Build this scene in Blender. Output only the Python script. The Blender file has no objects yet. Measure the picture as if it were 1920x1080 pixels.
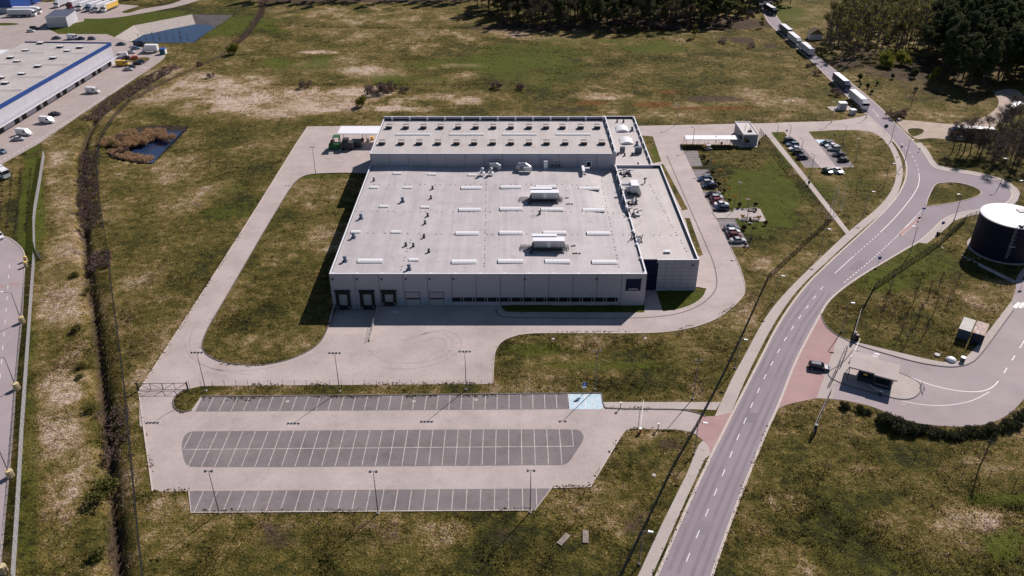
import bpy, bmesh, math, random
import numpy as np
from mathutils import Vector, Matrix
from mathutils.geometry import tessellate_polygon
R = math.radians
S = bpy.context.scene
COL = S.collection
random.seed(7)
RNG = np.random.default_rng(7)

# ------------------------------------------------------------------ camera, sky, sun, exposure
FOC, PIT, CX, CY, CH = 1540.0, R(31.0), 957.0, 540.0, 109.0
cam = bpy.data.cameras.new('camera')
cam.sensor_width = 36.0
cam.lens = FOC / 1920.0 * 36.0
cam.shift_x = 3.0 / 1920.0
cam.clip_start = 1.0
cam.clip_end = 9000.0
co = bpy.data.objects.new('camera', cam)
COL.objects.link(co)
co.location = (0, 0, CH)
co.rotation_euler = (R(90) - PIT, 0, 0)
S.camera = co
SUN_AZ, SUN_EL = 54.0, 38.0                     # azimuth counter-clockwise from +X
w = bpy.data.worlds.new('World')
S.world = w
w.use_nodes = True
nt = w.node_tree
sky = nt.nodes.new('ShaderNodeTexSky')
sky.sky_type = 'NISHITA'
sky.sun_disc = False
sky.sun_elevation = R(SUN_EL)
sky.sun_rotation = R(90 - SUN_AZ)
sky.air_density = 1.0
sky.dust_density = 0.4
sky.ozone_density = 2.0
bg = nt.nodes['Background']
bg.inputs['Strength'].default_value = 0.05
nt.links.new(sky.outputs[0], bg.inputs['Color'])
sl = bpy.data.lights.new('sun', 'SUN')
sl.energy = 5.0
sl.angle = R(0.5)
sl.color = (1.0, 0.91, 0.86)
so = bpy.data.objects.new('sun', sl)
COL.objects.link(so)
d = -Vector((math.cos(R(SUN_EL)) * math.cos(R(SUN_AZ)), math.cos(R(SUN_EL)) * math.sin(R(SUN_AZ)), math.sin(R(SUN_EL))))
so.rotation_euler = d.to_track_quat('-Z', 'Y').to_euler()
so.location = (150, 250, 300)
S.view_settings.view_transform = 'Standard'
S.view_settings.look = 'None'
S.view_settings.exposure = 0.1
S.view_settings.gamma = 1.0

# ------------------------------------------------------------------ helpers
sp_, cp_ = math.sin(PIT), math.cos(PIT)
def G(px, py, z=0.0):
    """the point of the place, at height z, that was measured at this spot of the photograph"""
    u = (px - CX) / FOC; v = (py - CY) / FOC
    t = (CH - z) / (sp_ + v * cp_)
    return Vector((u * t, (cp_ - v * sp_) * t, z))
def GN(px, py):
    u = (px - CX) / FOC; v = (py - CY) / FOC
    t = CH / (sp_ + v * cp_)
    return u * t, (cp_ - v * sp_) * t

def mat(name, col, rough=0.7, var=0.12, scale=2.0, metal=0.0, col2=None, bump=0.0, stretch=None, spec=0.4, detail=4):
    m = bpy.data.materials.new(name)
    m.use_nodes = True
    n = m.node_tree.nodes; l = m.node_tree.links
    b = n['Principled BSDF']
    b.inputs['Roughness'].default_value = rough
    b.inputs['Metallic'].default_value = metal
    b.inputs['Specular IOR Level'].default_value = spec
    m.diffuse_color = (*col, 1)
    if var > 0 or col2:
        tc = n.new('ShaderNodeTexCoord')
        mp = n.new('ShaderNodeMapping')
        if stretch: mp.inputs['Scale'].default_value = stretch
        nz = n.new('ShaderNodeTexNoise')
        nz.inputs['Scale'].default_value = scale
        nz.inputs['Detail'].default_value = detail
        nz.inputs['Roughness'].default_value = 0.65
        rp = n.new('ShaderNodeValToRGB')
        c2 = col2 or tuple(min(1, c * (1 + var)) for c in col)
        c1 = tuple(c * (1 - var) for c in col) if not col2 else col
        rp.color_ramp.elements[0].position = 0.3; rp.color_ramp.elements[0].color = (*c1, 1)
        rp.color_ramp.elements[1].position = 0.7; rp.color_ramp.elements[1].color = (*c2, 1)
        l.new(tc.outputs['Object'], mp.inputs[0]); l.new(mp.outputs[0], nz.inputs['Vector'])
        l.new(nz.outputs['Fac'], rp.inputs[0]); l.new(rp.outputs[0], b.inputs['Base Color'])
        if bump:
            bp = n.new('ShaderNodeBump'); bp.inputs['Strength'].default_value = bump; bp.inputs['Distance'].default_value = 0.05
            l.new(nz.outputs['Fac'], bp.inputs['Height']); l.new(bp.outputs[0], b.inputs['Normal'])
    else:
        b.inputs['Base Color'].default_value = (*col, 1)
    return m

class MB:
    """collects shapes into one mesh; k is the material slot of what follows"""
    def __init__(s): s.v = []; s.f = []; s.m = []; s.k = 0
    def add(s, vs, fs):
        o = len(s.v); s.v += [tuple(p) for p in vs]
        for f in fs: s.f.append(tuple(i + o for i in f)); s.m.append(s.k)
        return s
    def box(s, x0, x1, y0, y1, z0, z1, M=None):
        vs = [(x0,y0,z0),(x1,y0,z0),(x1,y1,z0),(x0,y1,z0),(x0,y0,z1),(x1,y0,z1),(x1,y1,z1),(x0,y1,z1)]
        if M is not None: vs = [M @ Vector(p) for p in vs]
        return s.add(vs, [(3,2,1,0),(4,5,6,7),(0,1,5,4),(1,2,6,5),(2,3,7,6),(3,0,4,7)])
    def prism(s, poly, z0, z1):
        n = len(poly)
        vs = [(p[0], p[1], z0) for p in poly] + [(p[0], p[1], z1) for p in poly]
        fs = [tuple(range(n-1,-1,-1)), tuple(range(n, 2*n))] + [(i, (i+1) % n, n+(i+1) % n, n+i) for i in range(n)]
        return s.add(vs, fs)
    def loft(s, rings, cap=True):
        n = len(rings[0]); vs = [p for r in rings for p in r]; fs = []
        for a in range(len(rings)-1):
            for i in range(n): fs.append((a*n+i, a*n+(i+1) % n, (a+1)*n+(i+1) % n, (a+1)*n+i))
        if cap: fs.append(tuple(range(n-1,-1,-1))); fs.append(tuple(range((len(rings)-1)*n, len(rings)*n)))
        return s.add(vs, fs)
    def tube(s, p, q, r0, r1=None, n=6, cap=True):
        p = Vector(p); q = Vector(q); r1 = r0 if r1 is None else r1
        ax = (q - p).normalized()
        t = Vector((0,0,1)) if abs(ax.z) < 0.9 else Vector((1,0,0))
        a = ax.cross(t).normalized(); b = ax.cross(a)
        rg = [[c + (a*math.cos(2*math.pi*i/n) + b*math.sin(2*math.pi*i/n)) * r for i in range(n)] for c, r in ((p, r0), (q, r1))]
        rg = [list(reversed(x)) for x in rg]
        return s.loft(rg, cap)
    def disc(s, c, r, n=20, z=0.0):
        return s.add([(c[0]+r*math.cos(2*math.pi*i/n), c[1]+r*math.sin(2*math.pi*i/n), z) for i in range(n)], [tuple(range(n))])
    def sphere(s, c, r, nu=8, nv=5, sz=1.0, jit=0.0):
        rings = []
        for j in range(nv+1):
            th = math.pi*(0.02+0.96*j/nv); rr = math.sin(th)
            rings.append([(c[0]+r*rr*math.cos(2*math.pi*i/nu)*(1+random.uniform(-jit,jit)), c[1]+r*rr*math.sin(2*math.pi*i/nu)*(1+random.uniform(-jit,jit)), c[2]-r*math.cos(th)*sz) for i in range(nu)])
        return s.loft(rings)
    def mesh(s, name, mats, smooth=False):
        me = bpy.data.meshes.new(name)
        me.from_pydata(s.v, [], s.f)
        for m in (mats if isinstance(mats, (list, tuple)) else [mats]): me.materials.append(m)
        if len(set(s.m)) > 1: me.polygons.foreach_set('material_index', s.m)
        if smooth: me.polygons.foreach_set('use_smooth', [True]*len(s.f))
        me.update()
        return me
    def build(s, name, mats, parent=None, smooth=False, label=None):
        o = bpy.data.objects.new(name, s.mesh(name, mats, smooth)); COL.objects.link(o)
        if parent is not None: o.parent = parent
        if label: o['label'] = label
        return o

def tag(o, label, cat, group=None):
    o['label'] = label; o['category'] = cat
    if group: o['group'] = group
    return o
def thing(name, label, cat, loc=(0,0,0), rz=0.0, group=None):
    o = bpy.data.objects.new(name, None); COL.objects.link(o)
    o.empty_display_size = 0.5
    o.location = loc; o.rotation_euler = (0, 0, rz)
    return tag(o, label, cat, group)
def struct(o, kind='structure'):
    o['kind'] = kind; return o
def dup(root, loc, rz=0.0, label=None, group=None, sc=None, paint=None):
    """copy of a thing with copies of its parts and sub-parts; paint swaps the body colour"""
    r = root.copy(); COL.objects.link(r); r.location = loc; r.rotation_euler = (0, 0, rz)
    if sc: r.scale = sc if isinstance(sc, tuple) else (sc, sc, sc)
    if label: r['label'] = label
    if group: r['group'] = group
    for ch in list(root.children):
        c = ch.copy(); COL.objects.link(c); c.parent = r
        if paint and 'paint' in c: repaint(c, paint)
        for g in list(ch.children):
            d_ = g.copy(); COL.objects.link(d_); d_.parent = c
            if paint and 'paint' in d_: repaint(d_, paint)
    return r
def repaint(o, m):
    o.material_slots[0].link = 'OBJECT'; o.material_slots[0].material = m

def sm(pts, it=2, closed=True):
    """round a traced outline; a third entry keeps that corner sharp"""
    P = [(p[0], p[1], len(p) > 2) for p in pts]
    for _ in range(it):
        Q = []; n = len(P)
        for i in range(n):
            a = P[i]
            if a[2] or (not closed and i in (0, n-1)): Q.append(a); continue
            p = P[i-1]; q = P[(i+1) % n]
            Q.append((a[0]*.75+p[0]*.25, a[1]*.75+p[1]*.25, False)); Q.append((a[0]*.75+q[0]*.25, a[1]*.75+q[1]*.25, False))
        P = Q
    return [(p[0], p[1]) for p in P]
def gp(pts): return [tuple(G(p[0], p[1])[:2]) for p in pts]
def sheet(name, outer, mat_, z=0.03, holes=(), kind='structure'):
    loops = [[Vector((p[0], p[1], 0)) for p in lp] for lp in (outer, *holes)]
    tris = tessellate_polygon(loops)
    flat = [(v.x, v.y, z) for lp in loops for v in lp]
    fs = []
    for t in tris:
        a, b, c = (flat[i] for i in t)
        cr = (b[0]-a[0])*(c[1]-a[1]) - (b[1]-a[1])*(c[0]-a[0])
        fs.append(tuple(t) if cr > 0 else tuple(reversed(t)))
    me = bpy.data.meshes.new(name); me.from_pydata(flat, [], fs); me.materials.append(mat_); me.update()
    o = bpy.data.objects.new(name, me); COL.objects.link(o)
    if kind: o['kind'] = kind
    return o
def offs(pts, d_, closed=False):
    P = [Vector(p[:2]) for p in pts]; n = len(P); out = []
    for i in range(n):
        a = P[i-1] if (i > 0 or closed) else P[i]; b = P[(i+1) % n] if (i < n-1 or closed) else P[i]
        t = (b - a).normalized(); out.append((P[i].x - t.y*d_, P[i].y + t.x*d_))
    return out
def strip(mb, pts, wd, z0, z1=None, closed=False):
    """a ribbon (flat) or a kerb (with height) along a polyline"""
    L = offs(pts, wd/2, closed); Q = offs(pts, -wd/2, closed); n = len(pts)
    zt = z0 if z1 is None else z1
    for i in range(n if closed else n-1):
        j = (i+1) % n
        a, b, c, e = Q[i], Q[j], L[j], L[i]
        mb.add([(*a, zt), (*b, zt), (*c, zt), (*e, zt)], [(0,1,2,3)])
        if z1 is not None:
            mb.add([(*a, z0), (*b, z0), (*b, zt), (*a, zt)], [(0,1,2,3)])
            mb.add([(*c, z0), (*e, z0), (*e, zt), (*c, zt)], [(0,1,2,3)])
    return mb
def along(pts, step):
    """points every step metres along a polyline with their direction"""
    out = []; carry = 0.0
    for a, b in zip(pts, pts[1:]):
        a = Vector(a[:2]); b = Vector(b[:2]); L = (b-a).length
        if L < 1e-6: continue
        t = (b-a)/L; s_ = carry
        while s_ < L: out.append((a + t*s_, t)); s_ += step
        carry = s_ - L
    return out
def dashes(mb, pts, dash, gap, wd, z):
    P = [Vector(p[:2]) for p in pts]; acc = []; on = True; left = dash; cur = [P[0]]
    for a, b in zip(P, P[1:]):
        while True:
            L = (b-a).length
            if L <= left:
                left -= L
                if on: cur.append(b)
                break
            t = (b-a).normalized(); q = a + t*left
            if on:
                cur.append(q); acc.append(cur); on = False; left = gap
            else:
                on = True; left = dash; cur = [q]
            a = q
    if on and len(cur) > 1: acc.append(cur)
    for c in acc:
        c = [tuple(p) for i, p in enumerate(c) if i == 0 or (p - c[i-1]).length > 1e-4]
        if len(c) > 1: strip(mb, c, wd, z)
def inpoly(X, Y, poly):
    ins = np.zeros(X.shape, bool); n = len(poly)
    for i in range(n):
        x0, y0 = poly[i]; x1, y1 = poly[(i+1) % n]
        if y0 == y1: continue
        c = ((y0 > Y) != (y1 > Y)) & (X < (x1-x0)*(Y-y0)/(y1-y0)+x0)
        ins ^= c
    return ins
def vnoise(X, Y, sc, seed):
    r = np.random.default_rng(seed).random((256, 256))
    x = X/sc + 1000.3; y = Y/sc + 1000.7
    xi = np.floor(x).astype(int); yi = np.floor(y).astype(int); fx = x-xi; fy = y-yi
    fx = fx*fx*(3-2*fx); fy = fy*fy*(3-2*fy)
    g = lambda a, b: r[a % 256, b % 256]
    return (g(xi,yi)*(1-fx)+g(xi+1,yi)*fx)*(1-fy)+(g(xi,yi+1)*(1-fx)+g(xi+1,yi+1)*fx)*fy
def fbm(X, Y, sc, seed, o=4):
    t = 0; a = 1.0; s_ = 0
    for k in range(o): t = t + a*vnoise(X, Y, sc/2**k, seed+k); s_ += a; a *= .55
    return t/s_

# ------------------------------------------------------------------ materials
def mat_paving(name, c1, c2, blk=0.0, stain=0.35, scale=0.12):
    m = bpy.data.materials.new(name); m.use_nodes = True
    n = m.node_tree.nodes; l = m.node_tree.links; b = n['Principled BSDF']
    b.inputs['Roughness'].default_value = 0.85; b.inputs['Specular IOR Level'].default_value = 0.25
    tc = n.new('ShaderNodeTexCoord')
    a = n.new('ShaderNodeTexNoise'); a.inputs['Scale'].default_value = scale; a.inputs['Detail'].default_value = 7; a.inputs['Roughness'].default_value = .6
    f = n.new('ShaderNodeTexNoise'); f.inputs['Scale'].default_value = 1.7; f.inputs['Detail'].default_value = 5; f.inputs['Roughness'].default_value = .8
    l.new(tc.outputs['Object'], a.inputs['Vector']); l.new(tc.outputs['Object'], f.inputs['Vector'])
    mx = n.new('ShaderNodeMath'); mx.operation = 'MULTIPLY_ADD'; mx.inputs[1].default_value = 0.45
    l.new(f.outputs['Fac'], mx.inputs[0]); l.new(a.outputs['Fac'], mx.inputs[2])
    rp = n.new('ShaderNodeValToRGB')
    rp.color_ramp.elements[0].position = 0.45; rp.color_ramp.elements[0].color = (*c1, 1)
    rp.color_ramp.elements[1].position = 0.95; rp.color_ramp.elements[1].color = (*c2, 1)
    l.new(mx.outputs[0], rp.inputs[0])
    out = rp.outputs[0]
    # dirt: darker blotches with their own outline
    dn = n.new('ShaderNodeTexNoise'); dn.inputs['Scale'].default_value = 0.35; dn.inputs['Detail'].default_value = 8; dn.inputs['Roughness'].default_value = .7
    l.new(tc.outputs['Object'], dn.inputs['Vector'])
    dr = n.new('ShaderNodeMapRange'); dr.inputs[1].default_value = 0.53; dr.inputs[2].default_value = 0.76; dr.inputs[3].default_value = 0.0; dr.inputs[4].default_value = stain
    l.new(dn.outputs['Fac'], dr.inputs[0])
    mi = n.new('ShaderNodeMixRGB'); mi.blend_type = 'MULTIPLY'; mi.inputs[2].default_value = (.55,.5,.47,1)
    l.new(dr.outputs[0], mi.inputs[0]); l.new(out, mi.inputs[1]); out = mi.outputs[0]
    if blk:
        br = n.new('ShaderNodeTexBrick'); br.inputs['Scale'].default_value = blk; br.inputs['Mortar Size'].default_value = 0.03
        br.inputs['Color1'].default_value = (1,1,1,1); br.inputs['Color2'].default_value = (.9,.9,.9,1); br.inputs['Mortar'].default_value = (.7,.68,.66,1)
        l.new(tc.outputs['Object'], br.inputs['Vector'])
        m2 = n.new('ShaderNodeMixRGB'); m2.blend_type = 'MULTIPLY'; m2.inputs[0].default_value = 1
        l.new(out, m2.inputs[1]); l.new(br.outputs['Color'], m2.inputs[2]); out = m2.outputs[0]
    l.new(out, b.inputs['Base Color'])
    return m
def mat_trans(name, col, k):
    m = bpy.data.materials.new(name); m.use_nodes = True; n = m.node_tree.nodes; l = m.node_tree.links; b = n['Principled BSDF']
    b.inputs['Base Color'].default_value = (*col, 1); b.inputs['Roughness'].default_value = .35
    t = n.new('ShaderNodeBsdfTranslucent'); t.inputs['Color'].default_value = (*col, 1); x = n.new('ShaderNodeMixShader'); x.inputs[0].default_value = k
    l.new(b.outputs[0], x.inputs[1]); l.new(t.outputs[0], x.inputs[2]); l.new(x.outputs[0], n['Material Output'].inputs[0]); return m
M = {}
M['yard'] = mat_paving('concrete_block_paving', (.43,.365,.35), (.60,.52,.50), 0.9, .35)
M['bay'] = mat_paving('dark_bay_paving', (.185,.162,.172), (.285,.255,.262), 0.9, .6)
M['asphalt'] = mat_paving('asphalt', (.245,.205,.232), (.32,.275,.305), 0, .2, .06)
M['gyard'] = mat_paving('faded_asphalt', (.32,.27,.285), (.42,.36,.375), 0, .3, .08)
M['walk'] = mat_paving('pavement_slabs', (.46,.40,.38), (.58,.515,.49), 1.2, .3)
M['red'] = mat_paving('red_paving', (.40,.25,.245), (.52,.345,.335), 1.2, .3)
M['logyard'] = mat_paving('brown_grey_yard', (.40,.335,.32), (.50,.43,.41), 0.8, .3)
M['sand'] = mat_paving('sandy_track', (.33,.25,.205), (.50,.40,.335), 0, .4, .3)
M['kerb'] = mat('kerb_concrete', (.55,.47,.43), .85, .12, 1)
M['kerbd'] = mat('dark_kerb_stone', (.16,.14,.14), .85, .15, 1)
M['line'] = mat('white_road_paint', (.78,.75,.74), .6, .1, 2)
M['bline'] = mat('worn_bay_line_paint', (.52,.475,.44), .7, .35, 1.2)
M['blue'] = mat('pale_blue_paint', (.36,.55,.66), .7, .25, 1.2, col2=(.62,.74,.80))
M['wall'] = mat('grey_wall_panel', (.40,.395,.465), .45, .05, .4)
M['trim'] = mat('white_metal_trim', (.82,.82,.86), .4, .04, 1)
M['white'] = mat('white_sheet', (.88,.88,.92), .4, .03, 1)
M['navy'] = mat('navy_panel', (.006,.010,.045), .6, .1, 1, spec=.2)
M['glass'] = mat('dark_glass', (.012,.014,.02), .08, 0, spec=.6)
M['black'] = mat('black_rubber', (.014,.013,.015), .7, .15, 3)
M['steel'] = mat('grey_steel', (.22,.22,.25), .45, .1, 3, metal=.6)
M['dsteel'] = mat('dark_painted_steel', (.045,.048,.06), .5, .1, 3)
M['galv'] = mat('galvanised_steel', (.45,.46,.5), .4, .1, 3, metal=.5)
M['slab'] = mat('weathered_slab', (.26,.22,.19), .95, .25, 1.5)
M['conc'] = mat('concrete', (.42,.37,.34), .9, .2, .8)
M['door'] = mat('pale_grey_door', (.36,.37,.41), .5, .05, 1)
M['sky_w'] = mat_trans('white_polycarbonate', (.94,.94,.95), .08)
M['fence'] = mat('dark_fence_wire', (.035,.037,.042), .6, 0)
M['fencel'] = mat('light_fence_wire', (.50,.49,.50), .5, 0)
M['yellow'] = mat('yellow_paint', (.85,.55,.12), .6, .15, 4)
M['blued'] = mat('deep_blue_cladding', (.014,.065,.27), .4, .08, .3)
M['lwall'] = mat('pale_lilac_cladding', (.58,.565,.62), .5, .05, .2)
M['redp'] = mat('red_paint', (.55,.05,.04), .5, .1, 3)
M['green'] = mat('green_paint', (.015,.13,.035), .5, .15, 2)
M['signb'] = mat('blue_sign_face', (.03,.10,.42), .4, .05, 3)
M['rust'] = mat('rusty_roof', (.22,.075,.04), .8, 0, 1.4, col2=(.70,.62,.58))
M['tyre'] = M['black']
M['water'] = mat('pond_water', (.020,.040,.10), .16, .1, .15, spec=.5)
M['wood'] = mat('weathered_wood', (.10,.065,.05), .8, .2, 3)
M['scorch'] = mat('tyre_rubber_trace', (.375,.315,.30), .9, .2, 2)

def roof_mat(name, c1, c2, bay=1.6):
    m = bpy.data.materials.new(name); m.use_nodes = True
    n = m.node_tree.nodes; l = m.node_tree.links; b = n['Principled BSDF']
    b.inputs['Roughness'].default_value = 0.55; b.inputs['Specular IOR Level'].default_value = 0.35
    tc = n.new('ShaderNodeTexCoord'); mp = n.new('ShaderNodeMapping'); mp.inputs['Scale'].default_value = (.55, .02, 1)
    a = n.new('ShaderNodeTexNoise'); a.inputs['Scale'].default_value = 1.0; a.inputs['Detail'].default_value = 6; a.inputs['Roughness'].default_value = .75
    l.new(tc.outputs['Object'], mp.inputs[0]); l.new(mp.outputs[0], a.inputs['Vector'])
    d_ = n.new('ShaderNodeTexNoise'); d_.inputs['Scale'].default_value = .13; d_.inputs['Detail'].default_value = 8; d_.inputs['Roughness'].default_value = .7
    l.new(tc.outputs['Object'], d_.inputs['Vector'])
    ad = n.new('ShaderNodeMath'); ad.operation = 'ADD'; l.new(a.outputs['Fac'], ad.inputs[0]); l.new(d_.outputs['Fac'], ad.inputs[1])
    rp = n.new('ShaderNodeValToRGB')
    rp.color_ramp.elements[0].position = 0.0; rp.color_ramp.elements[0].color = (*c1, 1)
    rp.color_ramp.elements[1].position = 1.0; rp.color_ramp.elements[1].color = (*c2, 1)
    mr = n.new('ShaderNodeMapRange'); mr.inputs[1].default_value = .75; mr.inputs[2].default_value = 1.25
    l.new(ad.outputs[0], mr.inputs[0]); l.new(mr.outputs[0], rp.inputs[0])
    # membrane sheets: a fine seam every couple of metres
    br = n.new('ShaderNodeTexBrick'); br.offset = 0; br.inputs['Scale'].default_value = 1.0
    br.inputs['Brick Width'].default_value = bay; br.inputs['Row Height'].default_value = 14.0
    br.inputs['Mortar Size'].default_value = .035; br.inputs['Mortar Smooth'].default_value = .6
    br.inputs['Color1'].default_value = (1,1,1,1); br.inputs['Color2'].default_value = (.94,.94,.95,1); br.inputs['Mortar'].default_value = (.80,.79,.80,1)
    l.new(tc.outputs['Object'], br.inputs['Vector'])
    mi = n.new('ShaderNodeMixRGB'); mi.blend_type = 'MULTIPLY'; mi.inputs[0].default_value = .8
    l.new(rp.outputs[0], mi.inputs[1]); l.new(br.outputs['Color'], mi.inputs[2])
    sn = n.new('ShaderNodeTexNoise'); sn.inputs['Scale'].default_value = .22; sn.inputs['Detail'].default_value = 9; sn.inputs['Roughness'].default_value = .72
    l.new(tc.outputs['Object'], sn.inputs['Vector'])
    sr = n.new('ShaderNodeMapRange'); sr.inputs[1].default_value = .56; sr.inputs[2].default_value = .76; sr.inputs[3].default_value = 0; sr.inputs[4].default_value = .85
    l.new(sn.outputs['Fac'], sr.inputs[0])
    m2 = n.new('ShaderNodeMixRGB'); m2.blend_type = 'MULTIPLY'; m2.inputs[2].default_value = (.62,.56,.5,1)
    l.new(sr.outputs[0], m2.inputs[0]); l.new(mi.outputs[0], m2.inputs[1]); l.new(m2.outputs[0], b.inputs['Base Color'])
    return m
M['roof'] = roof_mat('grey_roof_membrane', (.43,.395,.40), (.58,.54,.545))
M['roof2'] = roof_mat('pale_roof_membrane', (.46,.42,.405), (.58,.535,.52), 4.0)

def mat_ground(name, tuft=False):
    """green, olive, straw and bare earth broken up at several sizes; the vegetation map is a vertex attribute"""
    m = bpy.data.materials.new(name); m.use_nodes = True
    n = m.node_tree.nodes; l = m.node_tree.links; b = n['Principled BSDF']
    b.inputs['Roughness'].default_value = 0.95; b.inputs['Specular IOR Level'].default_value = 0.1
    at = n.new('ShaderNodeAttribute'); at.attribute_name = 'veg'
    sep = n.new('ShaderNodeSeparateColor'); l.new(at.outputs['Color'], sep.inputs[0])
    tc = n.new('ShaderNodeTexCoord')
    def nz(s_, det, ro, st=None):
        t = n.new('ShaderNodeTexNoise'); t.inputs['Scale'].default_value = s_; t.inputs['Detail'].default_value = det; t.inputs['Roughness'].default_value = ro
        if st:
            mp = n.new('ShaderNodeMapping'); mp.inputs['Scale'].default_value = st
            l.new(tc.outputs['Object'], mp.inputs[0]); l.new(mp.outputs[0], t.inputs['Vector'])
        else: l.new(tc.outputs['Object'], t.inputs['Vector'])
        return t.outputs['Fac']
    def mth(op, a, b_, c=None):
        t = n.new('ShaderNodeMath'); t.operation = op
        for i, q in enumerate((a, b_, c)):
            if q is None: continue
            if isinstance(q, (int, float)): t.inputs[i].default_value = q
            else: l.new(q, t.inputs[i])
        return t.outputs[0]
    n1 = nz(.055, 5, .62); n2 = nz(.42, 6, .75); n3 = nz(2.6, 3, .7)
    s1 = mth('MULTIPLY_ADD', mth('SUBTRACT', n1, .5), 1.25, sep.outputs[0])
    s2 = mth('MULTIPLY_ADD', mth('SUBTRACT', n2, .5), 1.6, s1)
    s3 = mth('MULTIPLY_ADD', mth('SUBTRACT', n3, .5), 1.3, s2)
    rp = n.new('ShaderNodeValToRGB'); cr = rp.color_ramp
    stops = [(0.0, (.034,.034,.012)), (.20, (.072,.068,.014)), (.40, (.130,.106,.026)), (.58, (.215,.155,.056)), (.78, (.37,.27,.16)), (1.0, (.59,.46,.37))]
    cr.elements[0].position, cr.elements[0].color = stops[0][0], (*stops[0][1], 1)
    cr.elements[1].position, cr.elements[1].color = stops[-1][0], (*stops[-1][1], 1)
    for p, c in stops[1:-1]:
        e = cr.elements.new(p); e.color = (*c, 1)
    l.new(s3, rp.inputs[0]); out = rp.outputs[0]
    def over(fac, col):
        nonlocal out
        t = n.new('ShaderNodeMixRGB'); t.inputs[2].default_value = (*col, 1)
        l.new(fac, t.inputs[0]); l.new(out, t.inputs[1]); out = t.outputs[0]
    def sharp(ch, nn, k=2.2, lo=.42):
        t = n.new('ShaderNodeMapRange'); t.inputs[1].default_value = lo; t.inputs[2].default_value = lo+.3
        l.new(mth('MULTIPLY_ADD', mth('SUBTRACT', nn, .5), 1.2, ch), t.inputs[0]); return t.outputs[0]
    over(mth('MULTIPLY', sharp(at.outputs['Alpha'], n2, lo=.35), .8), (.088,.108,.014))   # fresh grass
    over(mth('MULTIPLY', sharp(sep.outputs[1], n2), .85), (.082,.055,.043))     # dead brush, wet earth; also the painted ditch shade
    over(mth('MULTIPLY', sharp(sep.outputs[2], n2), .85), (.190,.088,.026))     # rust-coloured moss
    # fine speckle of blades and gaps
    n4 = nz(3.0, 3, .85)
    sp = n.new('ShaderNodeMapRange'); sp.inputs[1].default_value = .32; sp.inputs[2].default_value = .68; sp.inputs[3].default_value = .45; sp.inputs[4].default_value = 1.5
    l.new(n4, sp.inputs[0])
    hs = n.new('ShaderNodeMixRGB'); hs.blend_type = 'MULTIPLY'; hs.inputs[0].default_value = 1
    l.new(out, hs.inputs[1]); l.new(sp.outputs[0], hs.inputs[2]); out = hs.outputs[0]
    if tuft:
        gm = n.new('ShaderNodeNewGeometry')
        rr = n.new('ShaderNodeMapRange'); rr.inputs[3].default_value = .6; rr.inputs[4].default_value = 1.5
        l.new(gm.outputs['Random Per Island'], rr.inputs[0])
        h2 = n.new('ShaderNodeMixRGB'); h2.blend_type = 'MULTIPLY'; h2.inputs[0].default_value = 1
        l.new(out, h2.inputs[1]); l.new(rr.outputs[0], h2.inputs[2]); out = h2.outputs[0]
        tr = n.new('ShaderNodeBsdfTranslucent'); l.new(out, tr.inputs['Color'])
        ms = n.new('ShaderNodeMixShader'); ms.inputs[0].default_value = .4
        l.new(b.outputs[0], ms.inputs[1]); l.new(tr.outputs[0], ms.inputs[2]); l.new(ms.outputs[0], n['Material Output'].inputs[0])
    else:
        bp = n.new('ShaderNodeBump'); bp.inputs['Strength'].default_value = 1.0; bp.inputs['Distance'].default_value = .7
        l.new(mth('ADD', n2, mth('MULTIPLY', n3, .5)), bp.inputs['Height']); l.new(bp.outputs[0], b.inputs['Normal'])
    l.new(out, b.inputs['Base Color'])
    return m
M['ground'] = mat_ground('meadow'); M['tuft'] = mat_ground('meadow_tufts', True)
def mat_leaf(name, c1, c2, trans=.25):
    m = bpy.data.materials.new(name); m.use_nodes = True
    n = m.node_tree.nodes; l = m.node_tree.links; b = n['Principled BSDF']
    b.inputs['Roughness'].default_value = .8; b.inputs['Specular IOR Level'].default_value = .15
    gm = n.new('ShaderNodeNewGeometry'); oi = n.new('ShaderNodeObjectInfo')
    ad = n.new('ShaderNodeMath'); ad.operation = 'MULTIPLY_ADD'; ad.inputs[1].default_value = .35
    l.new(oi.outputs['Random'], ad.inputs[0])
    h = n.new('ShaderNodeMath'); h.operation = 'MULTIPLY'; h.inputs[1].default_value = .65; l.new(gm.outputs['Random Per Island'], h.inputs[0]); l.new(h.outputs[0], ad.inputs[2])
    rp = n.new('ShaderNodeValToRGB')
    rp.color_ramp.elements[0].color = (*c1, 1); rp.color_ramp.elements[1].color = (*c2, 1)
    l.new(ad.outputs[0], rp.inputs[0]); l.new(rp.outputs[0], b.inputs['Base Color'])
    if trans:
        tr = n.new('ShaderNodeBsdfTranslucent'); l.new(rp.outputs[0], tr.inputs['Color'])
        mx = n.new('ShaderNodeMixShader'); mx.inputs[0].default_value = trans
        l.new(b.outputs[0], mx.inputs[1]); l.new(tr.outputs[0], mx.inputs[2]); l.new(mx.outputs[0], n['Material Output'].inputs[0])
    return m
M['pine'] = mat_leaf('pine_needles', (.040,.052,.026), (.105,.12,.052), .3)
M['birch'] = mat_leaf('young_birch_leaves', (.16,.17,.03), (.34,.32,.07), .45)
M['alder'] = mat_leaf('spring_green_leaves', (.095,.115,.038), (.21,.22,.065), .45)
M['twig'] = mat_leaf('bare_twigs', (.085,.064,.055), (.17,.13,.11), .1)
M['scrub'] = mat_leaf('brown_bramble', (.11,.075,.064), (.24,.17,.145), .25)
M['broom'] = mat_leaf('dark_broom_foliage', (.034,.038,.020), (.095,.098,.045), .2)
M['gold'] = mat_leaf('golden_blossom', (.36,.23,.06), (.54,.38,.12), .3)
M['plum'] = mat_leaf('dark_plum_foliage', (.035,.012,.016), (.085,.030,.034), .15)
M['willow'] = mat_leaf('yellow_green_leaves', (.15,.16,.025), (.28,.27,.05), .35)
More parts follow.
